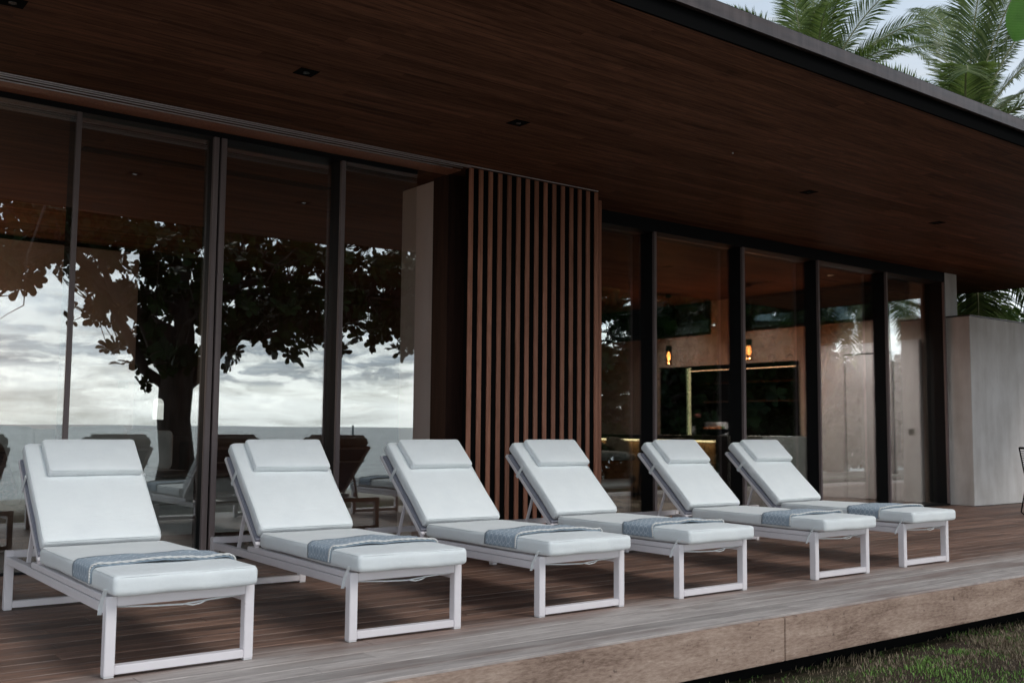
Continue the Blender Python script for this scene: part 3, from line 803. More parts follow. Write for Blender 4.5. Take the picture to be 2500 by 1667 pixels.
# lounge chair with walnut frame at the left picture edge
lc = empty('lounge_chair', (1.75, 4.7, 0), 0, 'low walnut armchair with sloping arm at the left edge, seen through the glass', 'armchair')
m_ = MB()
for yy in (4.42, 5.0):
    m_.obox((1.85, yy, .43), (.30, 0, -.17), (0, .018, 0), (.05, 0, .09)); m_.box(1.2, 2.16, yy-.018, yy+.018, .26, .31)
    m_.box(2.10, 2.15, yy-.018, yy+.018, 0, .40); m_.box(1.22, 1.27, yy-.018, yy+.018, 0, .55)
at(lc, m_, 'frame', WALN, bevel=.004)
at(lc, MB().box(1.26, 2.12, 4.44, 4.98, .312, .40), 'seat', BROWNF, bevel=.02, seg=2)
me = cushion_mesh('pillow', .50, .52, .16, .07, .03, 41); o = link('patterned_pillow', me, PATT, None, True, (1.72, 4.66, .405), (R(78), R(-18), 0)); o.location = (1.82, 4.86, .68); tag(o, 'black and brown marbled pillow on the low walnut armchair', 'pillow')
# arched lamp on a console by the warm partition
lp = empty('table_lamp', (5.05, 9.9, 0), 0, 'small glowing arched white lamp deep inside the left room', 'lamp')
at(lp, MB().box(4.98, 5.12, 9.88, 9.92, 1.24, 1.47).lathe([(.07, 0), (.069, .02), (.055, .05), (.03, .07), (.004, .075)], (5.05, 9.9, 1.47), 16), 'shade', mat('lit_lamp_shade', (.8, .8, .8), .5, emit=(.95, 1, .95), estr=.7), bevel=0)
at(lp, MB().lathe([(.07, 1.0), (.07, 1.02), (.015, 1.03), (.015, 1.24)], (5.05, 9.9, 0), 16), 'base', BLACK)
tag(MB().box(4.88, 5.5, 9.7, 10.1, .92, .998).box(4.88, 4.93, 9.7, 10.1, 0, .92).box(5.45, 5.5, 9.7, 10.1, 0, .92).build('console_table', DWOOD, bevel=.004), 'dark narrow console table under the small glowing lamp', 'console')

# dining chairs and leather chair, right room
def leather_chair():
    r_ = empty('leather_chair', (9.75, 5.55, 0), 0, 'tan leather chair with cream seat cushion, directly right of the slatted screen inside', 'chair')
    at(r_, MB().box(9.35, 9.93, 5.2, 5.235, .28, .74).box(9.35, 9.93, 5.75, 5.785, .28, .74).box(9.36, 9.92, 5.236, 5.749, .30, .40), 'shell', LEATH, bevel=.008, seg=2)
    me = cushion_mesh('seat_cushion', .58, .60, .11, .045, .015, 51); link('seat_cushion', me, CREAM, r_, True, (-.105, -.06, .742))
    m_ = MB()
    for x, y in ((9.37, 5.22), (9.91, 5.22), (9.37, 5.77), (9.91, 5.77)): m_.tube([(x, y, 0), (x, y, .285)], .010, 8)
    at(r_, m_, 'legs', DARKFR)
leather_chair()
def shell_chair(name, loc, rz, seat_z, top_z, wd, ma, legs, lab, cat, grp):
    r_ = empty(name, loc, rz, lab, cat, grp)
    # barrel back: curved panel
    V = []; F = []; nA, nZ = 18, 8
    for k, rr_ in enumerate((wd/2, wd/2-.05)):
        for j in range(nZ+1):
            for i in range(nA+1):
                a = math.pi*(-.08+1.16*i/nA)
                edge = math.sin(math.pi*i/nA)**.45
                z = seat_z-.10 + (top_z-seat_z+.10)*(j/nZ)*(.55+.45*edge)
                q = rr_*(1+.06*j/nZ)
                V.append((q*math.cos(a), q*math.sin(a)*.95, z))
    n = nA+1; off = (nZ+1)*n
    for j in range(nZ):
        for i in range(nA):
            a = j*n+i; F.append((a, a+1, a+1+n, a+n)); F.append((off+a, off+a+n, off+a+n+1, off+a+1))
    for i in range(nA):
        a = nZ*n+i; F.append((a, a+1, off+a+1, off+a)); a = i; F.append((a+1, a, off+a, off+a+1))
    for j in range(nZ):
        for i in (0, nA):
            a = j*n+i; F.append((a, off+a, off+a+n, a+n) if i == 0 else (a+n, off+a+n, off+a, a))
    me = bpy.data.meshes.new('backrest'); me.from_pydata(V, [], F); me.update(); link('backrest', me, ma, r_, True)
    me = cushion_mesh('seat', wd*.92, wd*.92, .11, .045, .015, 61); link('seat', me, ma, r_, True, (0, -.02, seat_z-.11))
    if legs == 'stool':
        for x, y in ((-1, -1), (1, -1), (-1, 1), (1, 1)): MB().tube([(x*wd*.32, y*wd*.32, seat_z-.11), (x*wd*.40, y*wd*.40, 0)], .011, 8).build('leg', DARKFR, r_)
        q = wd*.37; MB().tube([(-q, -q, .25), (q, -q, .25), (q, q, .25), (-q, q, .25), (-q, -q, .25)], .008, 6).build('foot_ring', DARKFR, r_)
    else:
        MB().lathe([(wd*.30, 0), (wd*.30, .02), (.03, .04), (.03, seat_z-.11)], seg=20).build('pedestal', DARKFR, r_)
    return r_
for x, y, rz, lab in ((10.55, 6.25, R(65), 'brown barrel armchair beside the leather chair, seen left of the first right-hand mullion'), (11.35, 7.1, R(60), 'brown barrel armchair half hidden behind the first right-hand mullion')):
    shell_chair('dining_chair', (x, y, 0), rz, .50, .98, .62, BROWNF, 'ped', lab, 'armchair', 'brown armchairs inside the right room')
for x, y, lab in ((12.35, 7.95, 'taupe bar stool farthest from the glass at the island'), (12.35, 7.15, 'taupe bar stool second from the glass row\'s far end, behind the mullion'), (12.35, 6.42, 'taupe bar stool in front of the lit gap nearest the dark end panel')):
    shell_chair('bar_stool', (x, y, 0), R(90), .74, 1.035, .44, TAN, 'stool', lab, 'bar stool', 'bar stools along the kitchen island')
# rug
tag(MB().box(8.3, 12.0, 5.0, 8.0, -.003, .009).build('rug', fcol('rug_wool', (.16, .12, .09), (.30, .25, .20)), bevel=.003, seg=1), 'mottled beige rug under the armchairs of the right room', 'rug')
# kitchen island
isl = empty('kitchen_island', (13.3, 7.2, 0), 0, 'kitchen island with pale stone end and glowing strip under its dark counter', 'kitchen island')
STONE = mat('pale_veined_stone', rough=.35, fn=lambda t, b: t.set(b.inputs['Base Color'], t.ramp(t.noise(t.map(t.pos(), (3, 3, 1)), 1.6, 6, .6, 1.5), [(.35, (.66, .69, .66)), (.6, (.80, .82, .79))])))
COUNT = mat('dark_counter', (.035, .027, .024), .3)
at(isl, MB().box(12.78, 13.85, 5.90, 10.2, 1.0, 1.07), 'counter', COUNT, bevel=.004)
at(isl, MB().box(12.76, 13.86, 5.20, 5.88, 0, 1.075), 'stone_end', STONE, bevel=.006, seg=2)
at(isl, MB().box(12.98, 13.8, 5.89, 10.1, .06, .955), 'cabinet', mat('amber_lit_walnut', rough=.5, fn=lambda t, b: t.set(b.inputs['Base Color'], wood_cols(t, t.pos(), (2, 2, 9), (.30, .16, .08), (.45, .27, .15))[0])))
at(isl, MB().box(12.80, 12.96, 5.885, 6.19, .06, .999), 'end_panel', DWOOD)
at(isl, MB().box(12.80, 12.97, 6.20, 10.1, .962, .992), 'light_strip', mat('led_warm', (.8, .7, .5), .5, emit=(1.0, .78, .42), estr=3.2))
# things on the island
fb = empty('fruit_bowl', (13.3, 6.64, 1.071), 0, 'wide dark bowl heaped with orange fruit on the island', 'bowl')
pr = [(.06, 0), (.10, .01), (.24, .055), (.31, .105), (.30, .108), (.22, .065), (.05, .02)]
MB().lathe(pr, seg=28).build('bowl', BLACK, fb, smooth=True)
ORG = mat('orange_peel', (.55, .17, .05), .5)
for k in range(9):
    a = k*2.4; q = .05+.018*k; r_ = .038
    m_ = MB().lathe([(r_*math.sin(math.pi*j/8)+.0005, -r_*math.cos(math.pi*j/8)) for j in range(9)], (q*math.cos(a), q*math.sin(a), .10+.012*(k % 3)), 12)
    m_.build('fruit', ORG if k != 5 else mat('green_peel', (.12, .22, .05), .5), fb, smooth=True)
tag(MB().box(13.45, 13.75, 6.72, 7.0, 1.071, 1.30).build('white_canister', mat('glazed_white', (.62, .60, .62), .4), bevel=.02, seg=3), 'square white canister behind the fruit bowl', 'canister')
vz = empty('flower_vase', (13.15, 6.97, 1.071), 0, 'slim vase with a drooping pink flower stem left of the fruit bowl', 'vase')
MB().lathe([(.035, 0), (.045, .03), (.03, .09), (.012, .13), (.014, .15)], seg=16).build('vase', mat('white_ceramic', (.6, .58, .58), .3), vz, smooth=True)
MB().tube([(0, 0, .14), (.01, 0, .3), (0, .01, .56)], .004, 6).tube([(0, 0, .3), (.02, -.03, .36), (.02, -.07, .34)], .003, 6).build('stem', DARKFR, vz)
MB().lathe([(.006, 0), (.045, .02), (.05, .05), (.01, .075)], (.02, -.07, .29), 10).build('flower', mat('pink_petal', (.35, .10, .09), .6), vz, smooth=True)
# pendant lamps
AMB = mat('smoked_amber_glass', (.10, .03, .01), .15, spec=.5)
def f_amb(t, b):
    t.n.remove(b); gl = t.add('ShaderNodeBsdfGlossy'); gl.inputs['Roughness'].default_value = .05
    tr = t.add('ShaderNodeBsdfTransparent'); tr.inputs['Color'].default_value = (.62, .30, .16, 1)
    mx = t.add('ShaderNodeMixShader', i_0=.08); t.l.new(tr.outputs[0], mx.inputs[1]); t.l.new(gl.outputs[0], mx.inputs[2]); t.l.new(mx.outputs[0], t.n['Material Output'].inputs['Surface'])
f_amb(NT(AMB.node_tree), AMB.node_tree.nodes['Principled BSDF'])
BULB = mat('lit_bulb', (.9, .6, .3), .4, emit=(1.0, .66, .30), estr=14)
def pendant(x, y, lab):
    r_ = empty('pendant_lamp', (x, y, Zc-.001), 0, lab, 'pendant lamp', 'amber pendant lamps over the island')
    MB().lathe([(.05, 0), (.05, -.06), (.01, -.065)], seg=16).build('ceiling_rose', BLACK, r_)
    MB().tube([(0, 0, -.06), (0, 0, -1.0)], .004, 6).build('cord', BLACK, r_)
    MB().lathe([(.058, -1.0), (.058, -1.10), (.03, -1.10), (.03, -1.0)], seg=20).build('cap', DARKFR, r_)
    MB().lathe([(.056, -1.101), (.056, -1.37)], seg=24, cap=False).build('lamp_shade', AMB, r_, smooth=True)
    MB().lathe([(.012, -1.11), (.028, -1.15), (.036, -1.20), (.026, -1.25), (.008, -1.285)], seg=16).build('bulb', BULB, r_, smooth=True)
    l = bpy.data.lights.new('bulb_light', 'POINT'); l.energy = 85; l.color = (1, .72, .50); l.shadow_soft_size = .02
    lo = bpy.data.objects.new('bulb_light', l); COL.objects.link(lo); lo.parent = r_; lo.location = (0, 0, -1.335)
pendant(14.45, 8.79, 'amber glass pendant lamp hanging left of the second right-hand mullion')
pendant(14.45, 6.83, 'amber glass pendant lamp hanging right of the second right-hand mullion')
# lit downlights inside: one washing the door, two above the kitchen wall, plus two added to brighten the island and room
def wash(x, y, e_):
    o = hp(MB().lathe([(.05, -.001), (.05, -.004), (.03, -.005)], (x, y, Zc), 16), 'recessed_and_fill_spot', mat('lit_lens', (.8, .6, .4), .4, emit=(1, .72, .45), estr=.25) if 'lit_lens' not in MATS else MATS['lit_lens'])
    l = bpy.data.lights.new('spot_light', 'SPOT'); l.energy = e_; l.color = (1, .90, .85); l.spot_size = R(125); l.spot_blend = 1; l.shadow_soft_size = .05
    lo = bpy.data.objects.new('spot_light', l); COL.objects.link(lo); lo.parent = o; lo.location = Vector((x, y, Zc-.02)) - HL
wash(14.7, 5.3, 950); wash(15.0, 7.5, 240); wash(15.0, 9.6, 240); wash(12.7, 4.5, 480); wash(10.4, 7.6, 300)  # the last two are added fill lights
# floor lamp just left of the picture: its warm glow reaches the partition
fl = empty('floor_lamp', (1.7, 9.2, 0), 0, 'tall floor lamp with drum shade casting an orange glow on the left partition', 'floor lamp')
MB().lathe([(.15, 0), (.15, .02), (.012, .03), (.012, 1.5)], seg=20).build('stand', BLACK, fl)
MB().lathe([(.20, 1.5), (.17, 1.8)], seg=24, cap=False).build('lamp_shade', mat('lit_linen', (.7, .5, .3), .8, emit=(1, .5, .22), estr=2.5), fl)
l = bpy.data.lights.new('bulb_light', 'POINT'); l.energy = 60; l.color = (1, .66, .46); l.shadow_soft_size = .08
lo = bpy.data.objects.new('bulb_light', l); COL.objects.link(lo); lo.parent = fl; lo.location = (0, 0, 1.95)
# wire chair at the right picture edge
wc = empty('wire_chair', (15.35, 1.95, 0), 0, 'black wire-strung patio chair cut by the right edge before the pale wall', 'chair')
m_ = MB()
for yy in (1.7, 2.2): m_.tube([(14.64, yy, .95), (14.82, yy, .45), (15.3, yy, .42), (15.42, yy, .02), (15.30, yy, .012), (14.72, yy, .012), (14.64, yy, .05), (14.82, yy, .45)], .010, 8)
m_.tube([(14.64, 1.7, .95), (14.64, 2.2, .95)], .012, 8); m_.tube([(15.3, 1.7, .42), (15.3, 2.2, .42)], .010, 8)
at(wc, m_, 'frame', BLACK, smooth=True)
m_ = MB()
for k in range(16):
    f = (k+.5)/16; m_.tube([(14.64+.18*f, 1.7, .95-.5*f), (14.66+.18*f, 1.95, .94-.5*f), (14.64+.18*f, 2.2, .95-.5*f)], .004, 5)
for k in range(12):
    f = (k+.5)/12; m_.tube([(14.82+.48*f, 1.7, .45-.03*f), (14.82+.48*f, 2.2, .45-.03*f)], .004, 5)
at(wc, m_, 'woven_seat', BLACK)

# ================================================================== VEGETATION
def leaf(V, F, base, d, nrm, L, wd):
    """obovate leaf, folded along its midrib"""
    d = d.normalized(); s = d.cross(nrm)
    if s.length < 1e-4: s = d.orthogonal()
    s.normalize(); up = s.cross(d)
    n0 = len(V)
    prof = ((.0, .03), (.22, .16), (.5, .38), (.75, .5), (.92, .36), (1.0, .06))
    for t, h in prof:
        c = base + d*L*t - up*(L*.20*t*t)
        V.append(tuple(c + s*wd*h + up*wd*h*.25)); V.append(tuple(c - up*wd*.02)); V.append(tuple(c - s*wd*h + up*wd*h*.25))
    for i in range(len(prof)-1):
        a = n0+i*3; F.append((a, a+1, a+4, a+3)); F.append((a+1, a+2, a+5, a+4))
def rosette(V, F, c, axis, r_, n, L, q):
    axis = axis.normalized(); a0 = axis.orthogonal().normalized(); b0 = axis.cross(a0); ph = q.uniform(0, 6)
    for k in range(n):
        a = ph + k*2.4; tilt = q.uniform(.0, .75)
        d = a0*math.cos(a) + b0*math.sin(a) + axis*tilt
        l_ = L*q.uniform(.75, 1.15)
        leaf(V, F, c, d, axis, l_, l_*q.uniform(.52, .62))
ZL = [(2.2, 3.3), (3.0, 2.9), (3.79, 2.95), (4.1, 3.3), (4.42, 3.88), (4.81, 4.36), (5.12, 4.5), (5.37, 3.67), (5.58, 3.08), (6.09, 3.15), (6.23, 2.6), (6.5, 2.2), (6.7, 1.85), (7.3, 2.3), (7.45, 2.66), (7.95, 2.68), (8.46, 2.63),
      (8.87, 2.32), (9.18, 2.41), (9.26, 2.92), (10, 3.14), (10.49, 2.56), (10.88, 2.75), (11.07, 3.3), (11.5, 3.06), (12, 3.2), (12.12, 2.68), (13, 2.9), (14, 3.2)]
def interp(T, x):
    if x <= T[0][0]: return T[0][1]
    for (a, b), (c, d) in zip(T[:-1], T[1:]):
        if x <= c: return b+(d-b)*(x-a)/(c-a)
    return T[-1][1]
def almond(name, base, cx, rx, cy, ry, zlow, ztop, trunk_r, n_ros, L, seed, label, grp=None, extra=None, dens=None, ma=LEAF):
    q = random.Random(seed); root = empty(name, base, 0, label, 'tree', grp); B = Vector(base)
    tr = MB()
    fork = B + Vector((0, 0, 2.6)); 
    pts = [B + Vector((0, 0, -.3)), B + Vector((-.03, 0, .1)), B + Vector((.05, .02, .9)), B + Vector((-.04, 0, 1.7)), fork, B + Vector((.1, 0, 3.4)), B + Vector((.05, 0, 4.3)), B+Vector((.1, .1, 5.0))]
    tr.tube(pts, [trunk_r*1.55, trunk_r*1.2, trunk_r, trunk_r*.93, trunk_r*.95, trunk_r*.6, trunk_r*.35, trunk_r*.12], 14)
    nodes = []
    nl = 15
    for k in range(nl):
        a = 2*math.pi*k/nl + q.uniform(-.15, .15); zt = q.uniform(.25, .95)
        s0 = B + Vector((0, 0, q.uniform(2.1, 4.2)))
        e1 = Vector((cx+math.cos(a)*rx*q.uniform(.6, .92), cy+math.sin(a)*ry*q.uniform(.6, .95), 0)); zz = interp(zlow, e1.x) + .4
        e1.z = max(zz, s0.z + q.uniform(-.1, 1.0)); e1.z = min(e1.z, ztop-.3)
        pl = []
        for i in range(7):
            f = i/6; p = s0.lerp(e1, f); p.z += math.sin(f*math.pi)*.35; p.z = max(p.z, (interp(zlow, p.x)+.35) if f > .25 else p.z); p += Vector((q.uniform(-.12, .12), q.uniform(-.12, .12), q.uniform(-.08, .08)))*f
            pl.append(p); nodes.append(p)
        tr.tube(pl, [trunk_r*.34*(1-.8*i/6) for i in range(7)], 7)
    V = []; F = []; cnt = 0; tries = 0
    while cnt < n_ros and tries < n_ros*30:
        tries += 1
        x = q.uniform(cx-rx, cx+rx); y = q.uniform(cy-ry, cy+ry)
        zl = interp(zlow, x) + .16 + .6*noise.noise(Vector((x*1.7, y*1.7, seed))); zt = ztop - .5*((x-cx)/rx)**2 - .5*((y-cy)/ry)**2
        if zt < zl: continue
        # outer shell of the crown hangs lowest in the middle of its depth
        zl += .35*abs((y-cy)/ry)**2*q.random()
        z = zl + (zt-zl)*q.random()**1.25
        c = Vector((x, y, z))
        if noise.noise(c*1.15 + Vector((seed, 0, 0))) < -.20: continue
        ax = Vector((q.uniform(-1, 1), q.uniform(-1, 1), q.uniform(-.35, 1)))
        rosette(V, F, c, ax, 0, q.randint(7, 9), L, q)
        nd = min(nodes, key=lambda p: (p-c).length_squared)
        if cnt % 2 == 0 and (nd-c).length < 1.6:
            mid = nd.lerp(c, .5) + Vector((0, 0, -.05)); tr.tube([nd, mid, c], [.018, .011, .006], 4, cap=False)
        cnt += 1
    if extra: extra(V, F, tr)
    off = Vector(base)
    tr.v = [tuple(Vector(p)-off) for p in tr.v]; tr.build('trunk', BARK, root, smooth=True)
    me = bpy.data.meshes.new('crown'); me.from_pydata([tuple(Vector(v)-off) for v in V], [], F); me.update(); link('crown', me, ma, root, True)
    return root
near_leaf = []
def ex(V, F, tr):
    # a leafy spur that hangs toward the terrace; the tip of one leaf reaches into the picture's top right corner
    tr.tube([(5.6, -6.2, 5.0), (4.6, -5.3, 5.1), (3.85, -4.3, 4.6), (3.45, -3.6, 3.6), (3.42, -3.52, 2.86)], [.05, .035, .022, .013, .008], 6)
    q = random.Random(3)
    for c in ((4.6, -5.2, 5.1), (4.1, -4.6, 4.8), (3.9, -4.4, 4.5)):
        rosette(V, F, Vector(c), Vector((.3, .1, 1)), 0, 7, .24, q)
almond('almond_tree', (7.05, -7.2, -.42), 7.7, 5.6, -7.5, 1.9, ZL, 5.7, .34, 1500, .23, 11,
       'big dark sea almond tree on the shore, seen mirrored in the left glass', extra=ex)
b0 = empty('almond_branch', (3.42, -3.52, 2.86), 0, 'fresh green broad leaf hanging into the top right corner', 'branch')
V = []; F = []
def rayp(px, py, t): return CAM + (fwd + r2*(px-1250)/2510 - u2*(py-833.5)/2510)*t
TIP = rayp(2499, 82, 3.0); BASE = TIP + Vector((.075, -.02, .235))
leaf(V, F, BASE-Vector(b0.location), TIP-BASE, -fwd, (TIP-BASE).length, .125)
me = bpy.data.meshes.new('leaf'); me.from_pydata(V, [], F); me.update(); lo_ = link('leaf', me, LEAFN, b0, True); md = lo_.modifiers.new('sub', 'SUBSURF'); md.levels = md.render_levels = 2
BL = Vector(b0.location)
MB().tube([(0, 0, 0), tuple((BASE-BL)*.5+Vector((0, 0, .02))), tuple(BASE-BL)], [.008, .005, .003], 6).build('twig', BARK, b0)

almond('almond_tree', (39.5, -12.6, -.9), 39.5, 5.5, -12.8, 2.2, [(33, 1.0), (46, 1.0)], 4.0, .25, 800, .45, 37, 'low broad almond tree farthest along the beach under the palm')
almond('almond_tree', (49.0, -14.0, -1.0), 49.0, 5.5, -14.2, 2.2, [(42, .6), (56, .6)], 5.2, .25, 700, .50, 41, 'last almond tree at the far right end of the beach')
almond('almond_tree', (24.5, -10.5, -.5), 24.5, 5.2, -10.8, 2.2, [(19, 1.0), (20.5, .5), (29, .8)], 7.4, .25, 1100, .38, 23, 'dense almond tree on the beach, mirrored in the right-hand glass nearest the slats')
almond('almond_tree', (31.5, -11.5, -.6), 31.5, 4.8, -11.8, 2.2, [(26, .8), (33, .8), (37, 1.2)], 7.6, .25, 1000, .42, 29, 'spreading almond tree between its denser neighbour and the beach palm')

def shrub(loc, rx, ry, h, n, L, seed, lab, grp):
    q = random.Random(seed); r_ = empty('beach_shrub', loc, 0, lab, 'shrub', grp); V = []; F = []; st = MB()
    for k in range(9):
        a = k*.7; st.tube([(0, 0, -.2), (math.cos(a)*rx*.3, math.sin(a)*ry*.3, h*.45), (math.cos(a)*rx*.6, math.sin(a)*ry*.6, h*.8)], [.04, .025, .008], 5)
    for k in range(n):
        u = Vector((q.gauss(0, 1), q.gauss(0, 1), q.gauss(0, 1))).normalized()*q.uniform(.55, 1.0)**.6
        c = Vector((u.x*rx, u.y*ry, h*.52 + u.z*h*.5))
        c *= 1+.18*noise.noise(c*1.3+Vector((seed, 0, 0)))
        if c.z < .08: c.z = .08+q.random()*.3
        rosette(V, F, c, Vector((u.x, u.y, u.z+.4)), 0, 6, L, q)
    st.build('stem', BARK, r_)
    me = bpy.data.meshes.new('foliage'); me.from_pydata(V, [], F); me.update(); link('foliage', me, SHRUB, r_, True)
SL_ = ['low leafy shrub nearest the house end of the beach row', 'rounded leafy shrub under the nearer beach almond tree', 'tall leafy shrub between the two beach almond trees', 'leafy shrub below the farther beach almond tree', 'leafy shrub below the beach palm', 'broad shrub beyond the beach palm', 'big shrub near the far end of the beach row', 'last and largest shrub at the far end of the beach row']
for k, (x, y, rx, h) in enumerate(((21.2, -12.4, 1.9, 2.4), (24.4, -12.8, 2.1, 3.0), (27.8, -13.0, 2.2, 3.3), (31.4, -13.4, 2.2, 2.9), (35.2, -13.8, 2.2, 2.6), (39.4, -14.4, 2.6, 2.6), (43.9, -15, 2.8, 2.8), (49, -16.2, 3.0, 3.0))):
    shrub((x, y, -.75), rx, 1.2, h, 300, .26, 40+k, SL_[k], 'shrubs along the beach')

def palm(loc, h, lean, crown, fronds, seed, lab, trunk=True, FL=4.2, grp='coconut palms around the house', llen=.74):
    """crown: position of the crown heart; fronds: list of (azimuth, elevation, length factor) or a number"""
    q = random.Random(seed); root = empty('coconut_palm', loc, 0, lab, 'palm tree', grp); C0 = Vector(crown); B = Vector(loc)
    tp = MB(); pts = []
    for i in range(9):
        f = i/8; p = Vector((0, 0, -.2)).lerp(C0-B-Vector((0, 0, .15)), f); p.x += lean*math.sin(f*math.pi)*.5; pts.append(p)
    tp.tube(pts, [.22, .17, .15, .14, .13, .125, .12, .13, .15], 12); tp.build('trunk', BARK, root, smooth=True)
    V = []; F = []; rc = MB()
    if not hasattr(fronds, '__len__'):
        fr = []
        for k in range(fronds):
            fr.append((k*2.39996+q.uniform(-.2, .2), R(78)-R(105)*(k/fronds)**.85+q.uniform(-.12, .12), q.uniform(.85, 1.1)))
        fronds = fr
    for az_, el, lf in fronds:
        Lf = FL*lf; d0 = Vector((math.cos(az_)*math.cos(el), math.sin(az_)*math.cos(el), math.sin(el)))
        N_ = 74; p = C0-B; d = d0.copy(); step = Lf/N_; pts = [p.copy()]; drop = .017 + .008*q.random()
        side0 = Vector((-math.sin(az_), math.cos(az_), 0)); tw = q.uniform(-.5, .5)
        for i in range(N_):
            f = i/N_
            d = (d + Vector((0, 0, -drop*(.35+1.5*f)))).normalized(); p = p + d*step; pts.append(p.copy())
            if f < .10: continue
            s = (side0*math.cos(tw*f) + d.cross(side0)*math.sin(tw*f)).normalized(); up = s.cross(d).normalized()
            if up.z < 0: up = -up
            ll = llen*(math.sin(min(1, (f-.04)*1.25)*math.pi*.78)**.6*.9+.12)*q.uniform(.85, 1.1)
            for sg in (-1, 1):
                for half in (0, .5):
                    ld = (s*sg*.95 + d*(.50+.5*f) + up*(.20-.2*f) + Vector((q.uniform(-.07, .07), q.uniform(-.07, .07), q.uniform(-.07, .07)))).normalized()
                    b = p - d*step*half; wdt = .019; n0 = len(V)
                    wv = d*wdt
                    m1 = b + ld*ll*.5; ld2 = (ld + Vector((0, 0, -.22-.25*q.random()))).normalized(); m2 = m1 + ld2*ll*.5
                    V += [tuple(b-wv*.4), tuple(b+wv*.4), tuple(m1+wv), tuple(m1-wv), tuple(m2)]
                    F += [(n0, n0+1, n0+2, n0+3), (n0+3, n0+2, n0+4)]
        rc.tube(pts[::3], [.028*(1-.8*i/len(pts[::3])) for i in range(len(pts[::3]))], 5)
    me = bpy.data.meshes.new('crown'); me.from_pydata(V, [], F); me.update(); cr = link('crown', me, PALM, root)
    rc.build('frond_stalks', mat('palm_stalk', (.24, .24, .12), .5) if 'palm_stalk' not in MATS else MATS['palm_stalk'], cr, smooth=True)
A_ = R
palm((20.3, 9.9, -.42), 9, .4, (20.4, 9.8, 8.55), [(A_(a), A_(e_), l_) for a, e_, l_ in ((232, 84, 1.1), (52, 80, 1.12), (198, 76, 1.0), (165, 66, .85), (252, 72, 1.1), (278, 66, 1.2), (300, 58, 1.15), (322, 50, 1.15), (340, 60, 1.15), (85, 70, 1.0), (20, 66, 1.15), (0, 44, 1.05), (145, 52, .6), (310, 34, 1.05), (225, 56, .85), (265, 46, .9), (120, 60, .7), (330, 20, .95), (290, 15, .9), (60, 30, .9), (30, 10, .9), (180, 15, .6), (250, 10, .7), (350, -5, .9), (100, 0, .8), (310, -15, .9))], 5,
     'tall coconut palm behind the roof, left one of the pair against the sky')
palm((18.9, 5.2, -.42), 7, .3, (19.0, 5.2, 6.75), [(A_(a), A_(e_), l_) for a, e_, l_ in ((232, 80, 1.1), (262, 74, 1.2), (286, 68, 1.25), (52, 78, 1.1), (20, 62, 1.1), (312, 60, 1.15), (335, 50, 1.1), (158, 44, 1.05), (150, 24, 1.0), (185, 36, .95), (210, 50, .8), (320, 32, 1.0), (280, 35, .9), (345, 15, .9), (300, 5, .9), (60, 30, .9), (100, 20, .9), (140, 5, .9), (200, 5, .8), (250, 10, .8), (320, -15, .9), (170, -15, .8))], 9,
     'coconut palm behind the roof near the right edge, right one of the pair', FL=3.5)
palm((21.4, 2.2, -.42), 7, .3, (21.8, 2.3, 6.6), 18, 14, 'coconut palm cut by the right picture edge above the roof', FL=3.2)
palm((20.0, 5.6, -.42), 5, .2, (20.0, 5.6, 4.75), 27, 17, 'short coconut palm whose fronds hang behind the garden wall under the roof', FL=3.4, llen=.8)
palm((20.6, 10.6, -.42), 5, .2, (20.6, 10.4, 5.0), 22, 19, 'short coconut palm behind the house, seen through the high kitchen windows', FL=3.2, llen=.8)
palm((35.5, -9.0, -.5), 5, .2, (35.2, -9.0, 6.2), 22, 21, 'beach coconut palm mirrored in the right-hand glass', FL=4.2, llen=.9)

# neighbour house and garden trees seen through the high kitchen windows
nh = empty('neighbour_house', (30.5, 24.5, 0), R(-42), 'pale neighbouring house with a grey blue pitched roof beyond the kitchen windows', 'house')
MB().box(-7, 7, -4, 4, -.6, 5.2).build('wall', mat('neighbour_render', (.62, .60, .56), .8), nh)
me_ = MB(); me_.v = [(-7.6, -4.8, 5.1), (7.6, -4.8, 5.1), (7.6, 4.8, 5.1), (-7.6, 4.8, 5.1), (-5, 0, 7.4), (5, 0, 7.4)]; me_.f = [(0, 1, 5, 4), (2, 3, 4, 5), (1, 2, 5), (3, 0, 4), (3, 2, 1, 0)]
me_.build('roof', mat('blue_grey_sheet_roof', (.26, .33, .38), .5), nh)
for x in (-5, -2, 1.5, 4.5): MB().box(x, x+1.2, -4.05, -4.004, 3.2, 4.5).build('window', DARKFR, nh)
def gtree(loc, h, r_, seed, lab, n=420):
    q = random.Random(seed); root = empty('garden_tree', loc, 0, lab, 'tree', 'leafy trees behind the house'); V = []; F = []; tr = MB()
    tr.tube([(0, 0, -.5), (.1, 0, h*.35), (0, .1, h*.7)], [.22, .16, .07], 10)
    for k in range(8):
        a = k*.8; tr.tube([(0, 0, h*(.35+.03*k)), (math.cos(a)*r_*.4, math.sin(a)*r_*.4, h*.65), (math.cos(a)*r_*.75, math.sin(a)*r_*.75, h*.8)], [.09, .05, .015], 6)
    for k in range(n):
        u = Vector((q.gauss(0, 1), q.gauss(0, 1), q.gauss(0, 1))).normalized()*q.uniform(.4, 1.0)**.5
        c = Vector((u.x*r_, u.y*r_, h*.68 + u.z*h*.33)); c += Vector((1, 1, 1))*noise.noise(c*.6)*.8
        rosette(V, F, c, u+Vector((0, 0, .4)), 0, 6, .45, q)
    tr.build('trunk', BARK, root, smooth=True)
    me = bpy.data.meshes.new('crown'); me.from_pydata(V, [], F); me.update(); link('crown', me, SHRUB, root, True)
gtree((20.5, 21.5, -.42), 7.0, 3.2, 3, 'leafy garden tree left of the neighbouring house')
gtree((46, 24, -.42), 9.0, 4.5, 8, 'large leafy tree behind the neighbouring house')
gtree((31, 11.5, -.42), 5.5, 2.6, 12, 'small leafy tree beyond the short palms', 260)

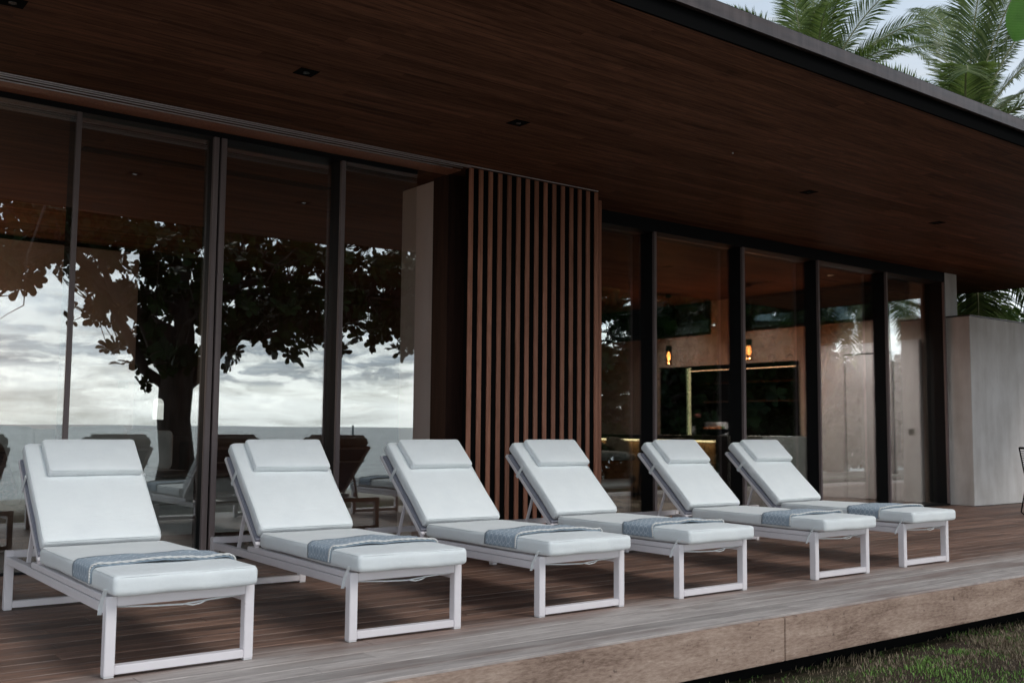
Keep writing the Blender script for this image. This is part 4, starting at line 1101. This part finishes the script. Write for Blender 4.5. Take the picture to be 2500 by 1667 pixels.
# marker post on the beach
tag(MB().tube([(14.1, -13.1, -1.4), (14.1, -13.1, 1.20)], .028, 8).build('marker_post', mat('blue_grey_paint', (.12, .19, .22), .5)), 'thin blue grey post in the shallows, mirrored in the third glass pane', 'post')

# lawn blades at the foot of the deck: uncountable, one object
q = random.Random(2); V = []; F = []
for k in range(150000):
    x = q.uniform(4.8, 11.2); y = q.uniform(-2.5, -.60)
    g1 = noise.noise(Vector((x*1.1, y*1.1, 4.0))) + .55*noise.noise(Vector((x*3.3, y*3.3, 1.0)))
    dens = .28 + .75*max(0, min(1, (x-6.3)*.45)) * (.5+g1)
    if y > -.85: dens *= .35
    if q.random() > max(.05, dens*(.65+g1*1.1)): continue
    h = q.uniform(.012, .042)*(1+.9*max(0, g1)); a = q.uniform(0, 6.28); wv = .0034
    lean_ = q.uniform(.1, .8)*h; z0 = -.43 + .025*noise.noise(Vector((x*.8, y*.8, 0)))
    dx, dy = math.cos(a), math.sin(a); n0 = len(V)
    V += [(x-dy*wv, y+dx*wv, z0), (x+dy*wv, y-dx*wv, z0), (x+dx*lean_*.4+dy*wv*.8, y+dy*lean_*.4-dx*wv*.8, z0+h*.6), (x+dx*lean_*.4-dy*wv*.8, y+dy*lean_*.4+dx*wv*.8, z0+h*.6), (x+dx*lean_, y+dy*lean_, z0+h)]
    F += [(n0, n0+1, n0+2, n0+3), (n0+3, n0+2, n0+4)]
for k in range(5000):   # tufts fringing the sand in front of the terrace
    x = q.uniform(2, 14); y = q.uniform(-5.5, -3.5)
    if noise.noise(Vector((x*1.1, y*1.1, 4.0))) < 0: continue
    h = q.uniform(.05, .12); a = q.uniform(0, 6.28); n0 = len(V); dx, dy = math.cos(a), math.sin(a); z0 = -.43
    V += [(x-dy*.004, y+dx*.004, z0), (x+dy*.004, y-dx*.004, z0), (x+dx*h*.4, y+dy*h*.4, z0+h)]; F.append((n0, n0+1, n0+2))
me = bpy.data.meshes.new('grass'); me.from_pydata(V, [], F); me.update()
tag(link('grass', me, GRASS), 'short green and dry brown grass growing along the foot of the deck', 'grass', kind='stuff')
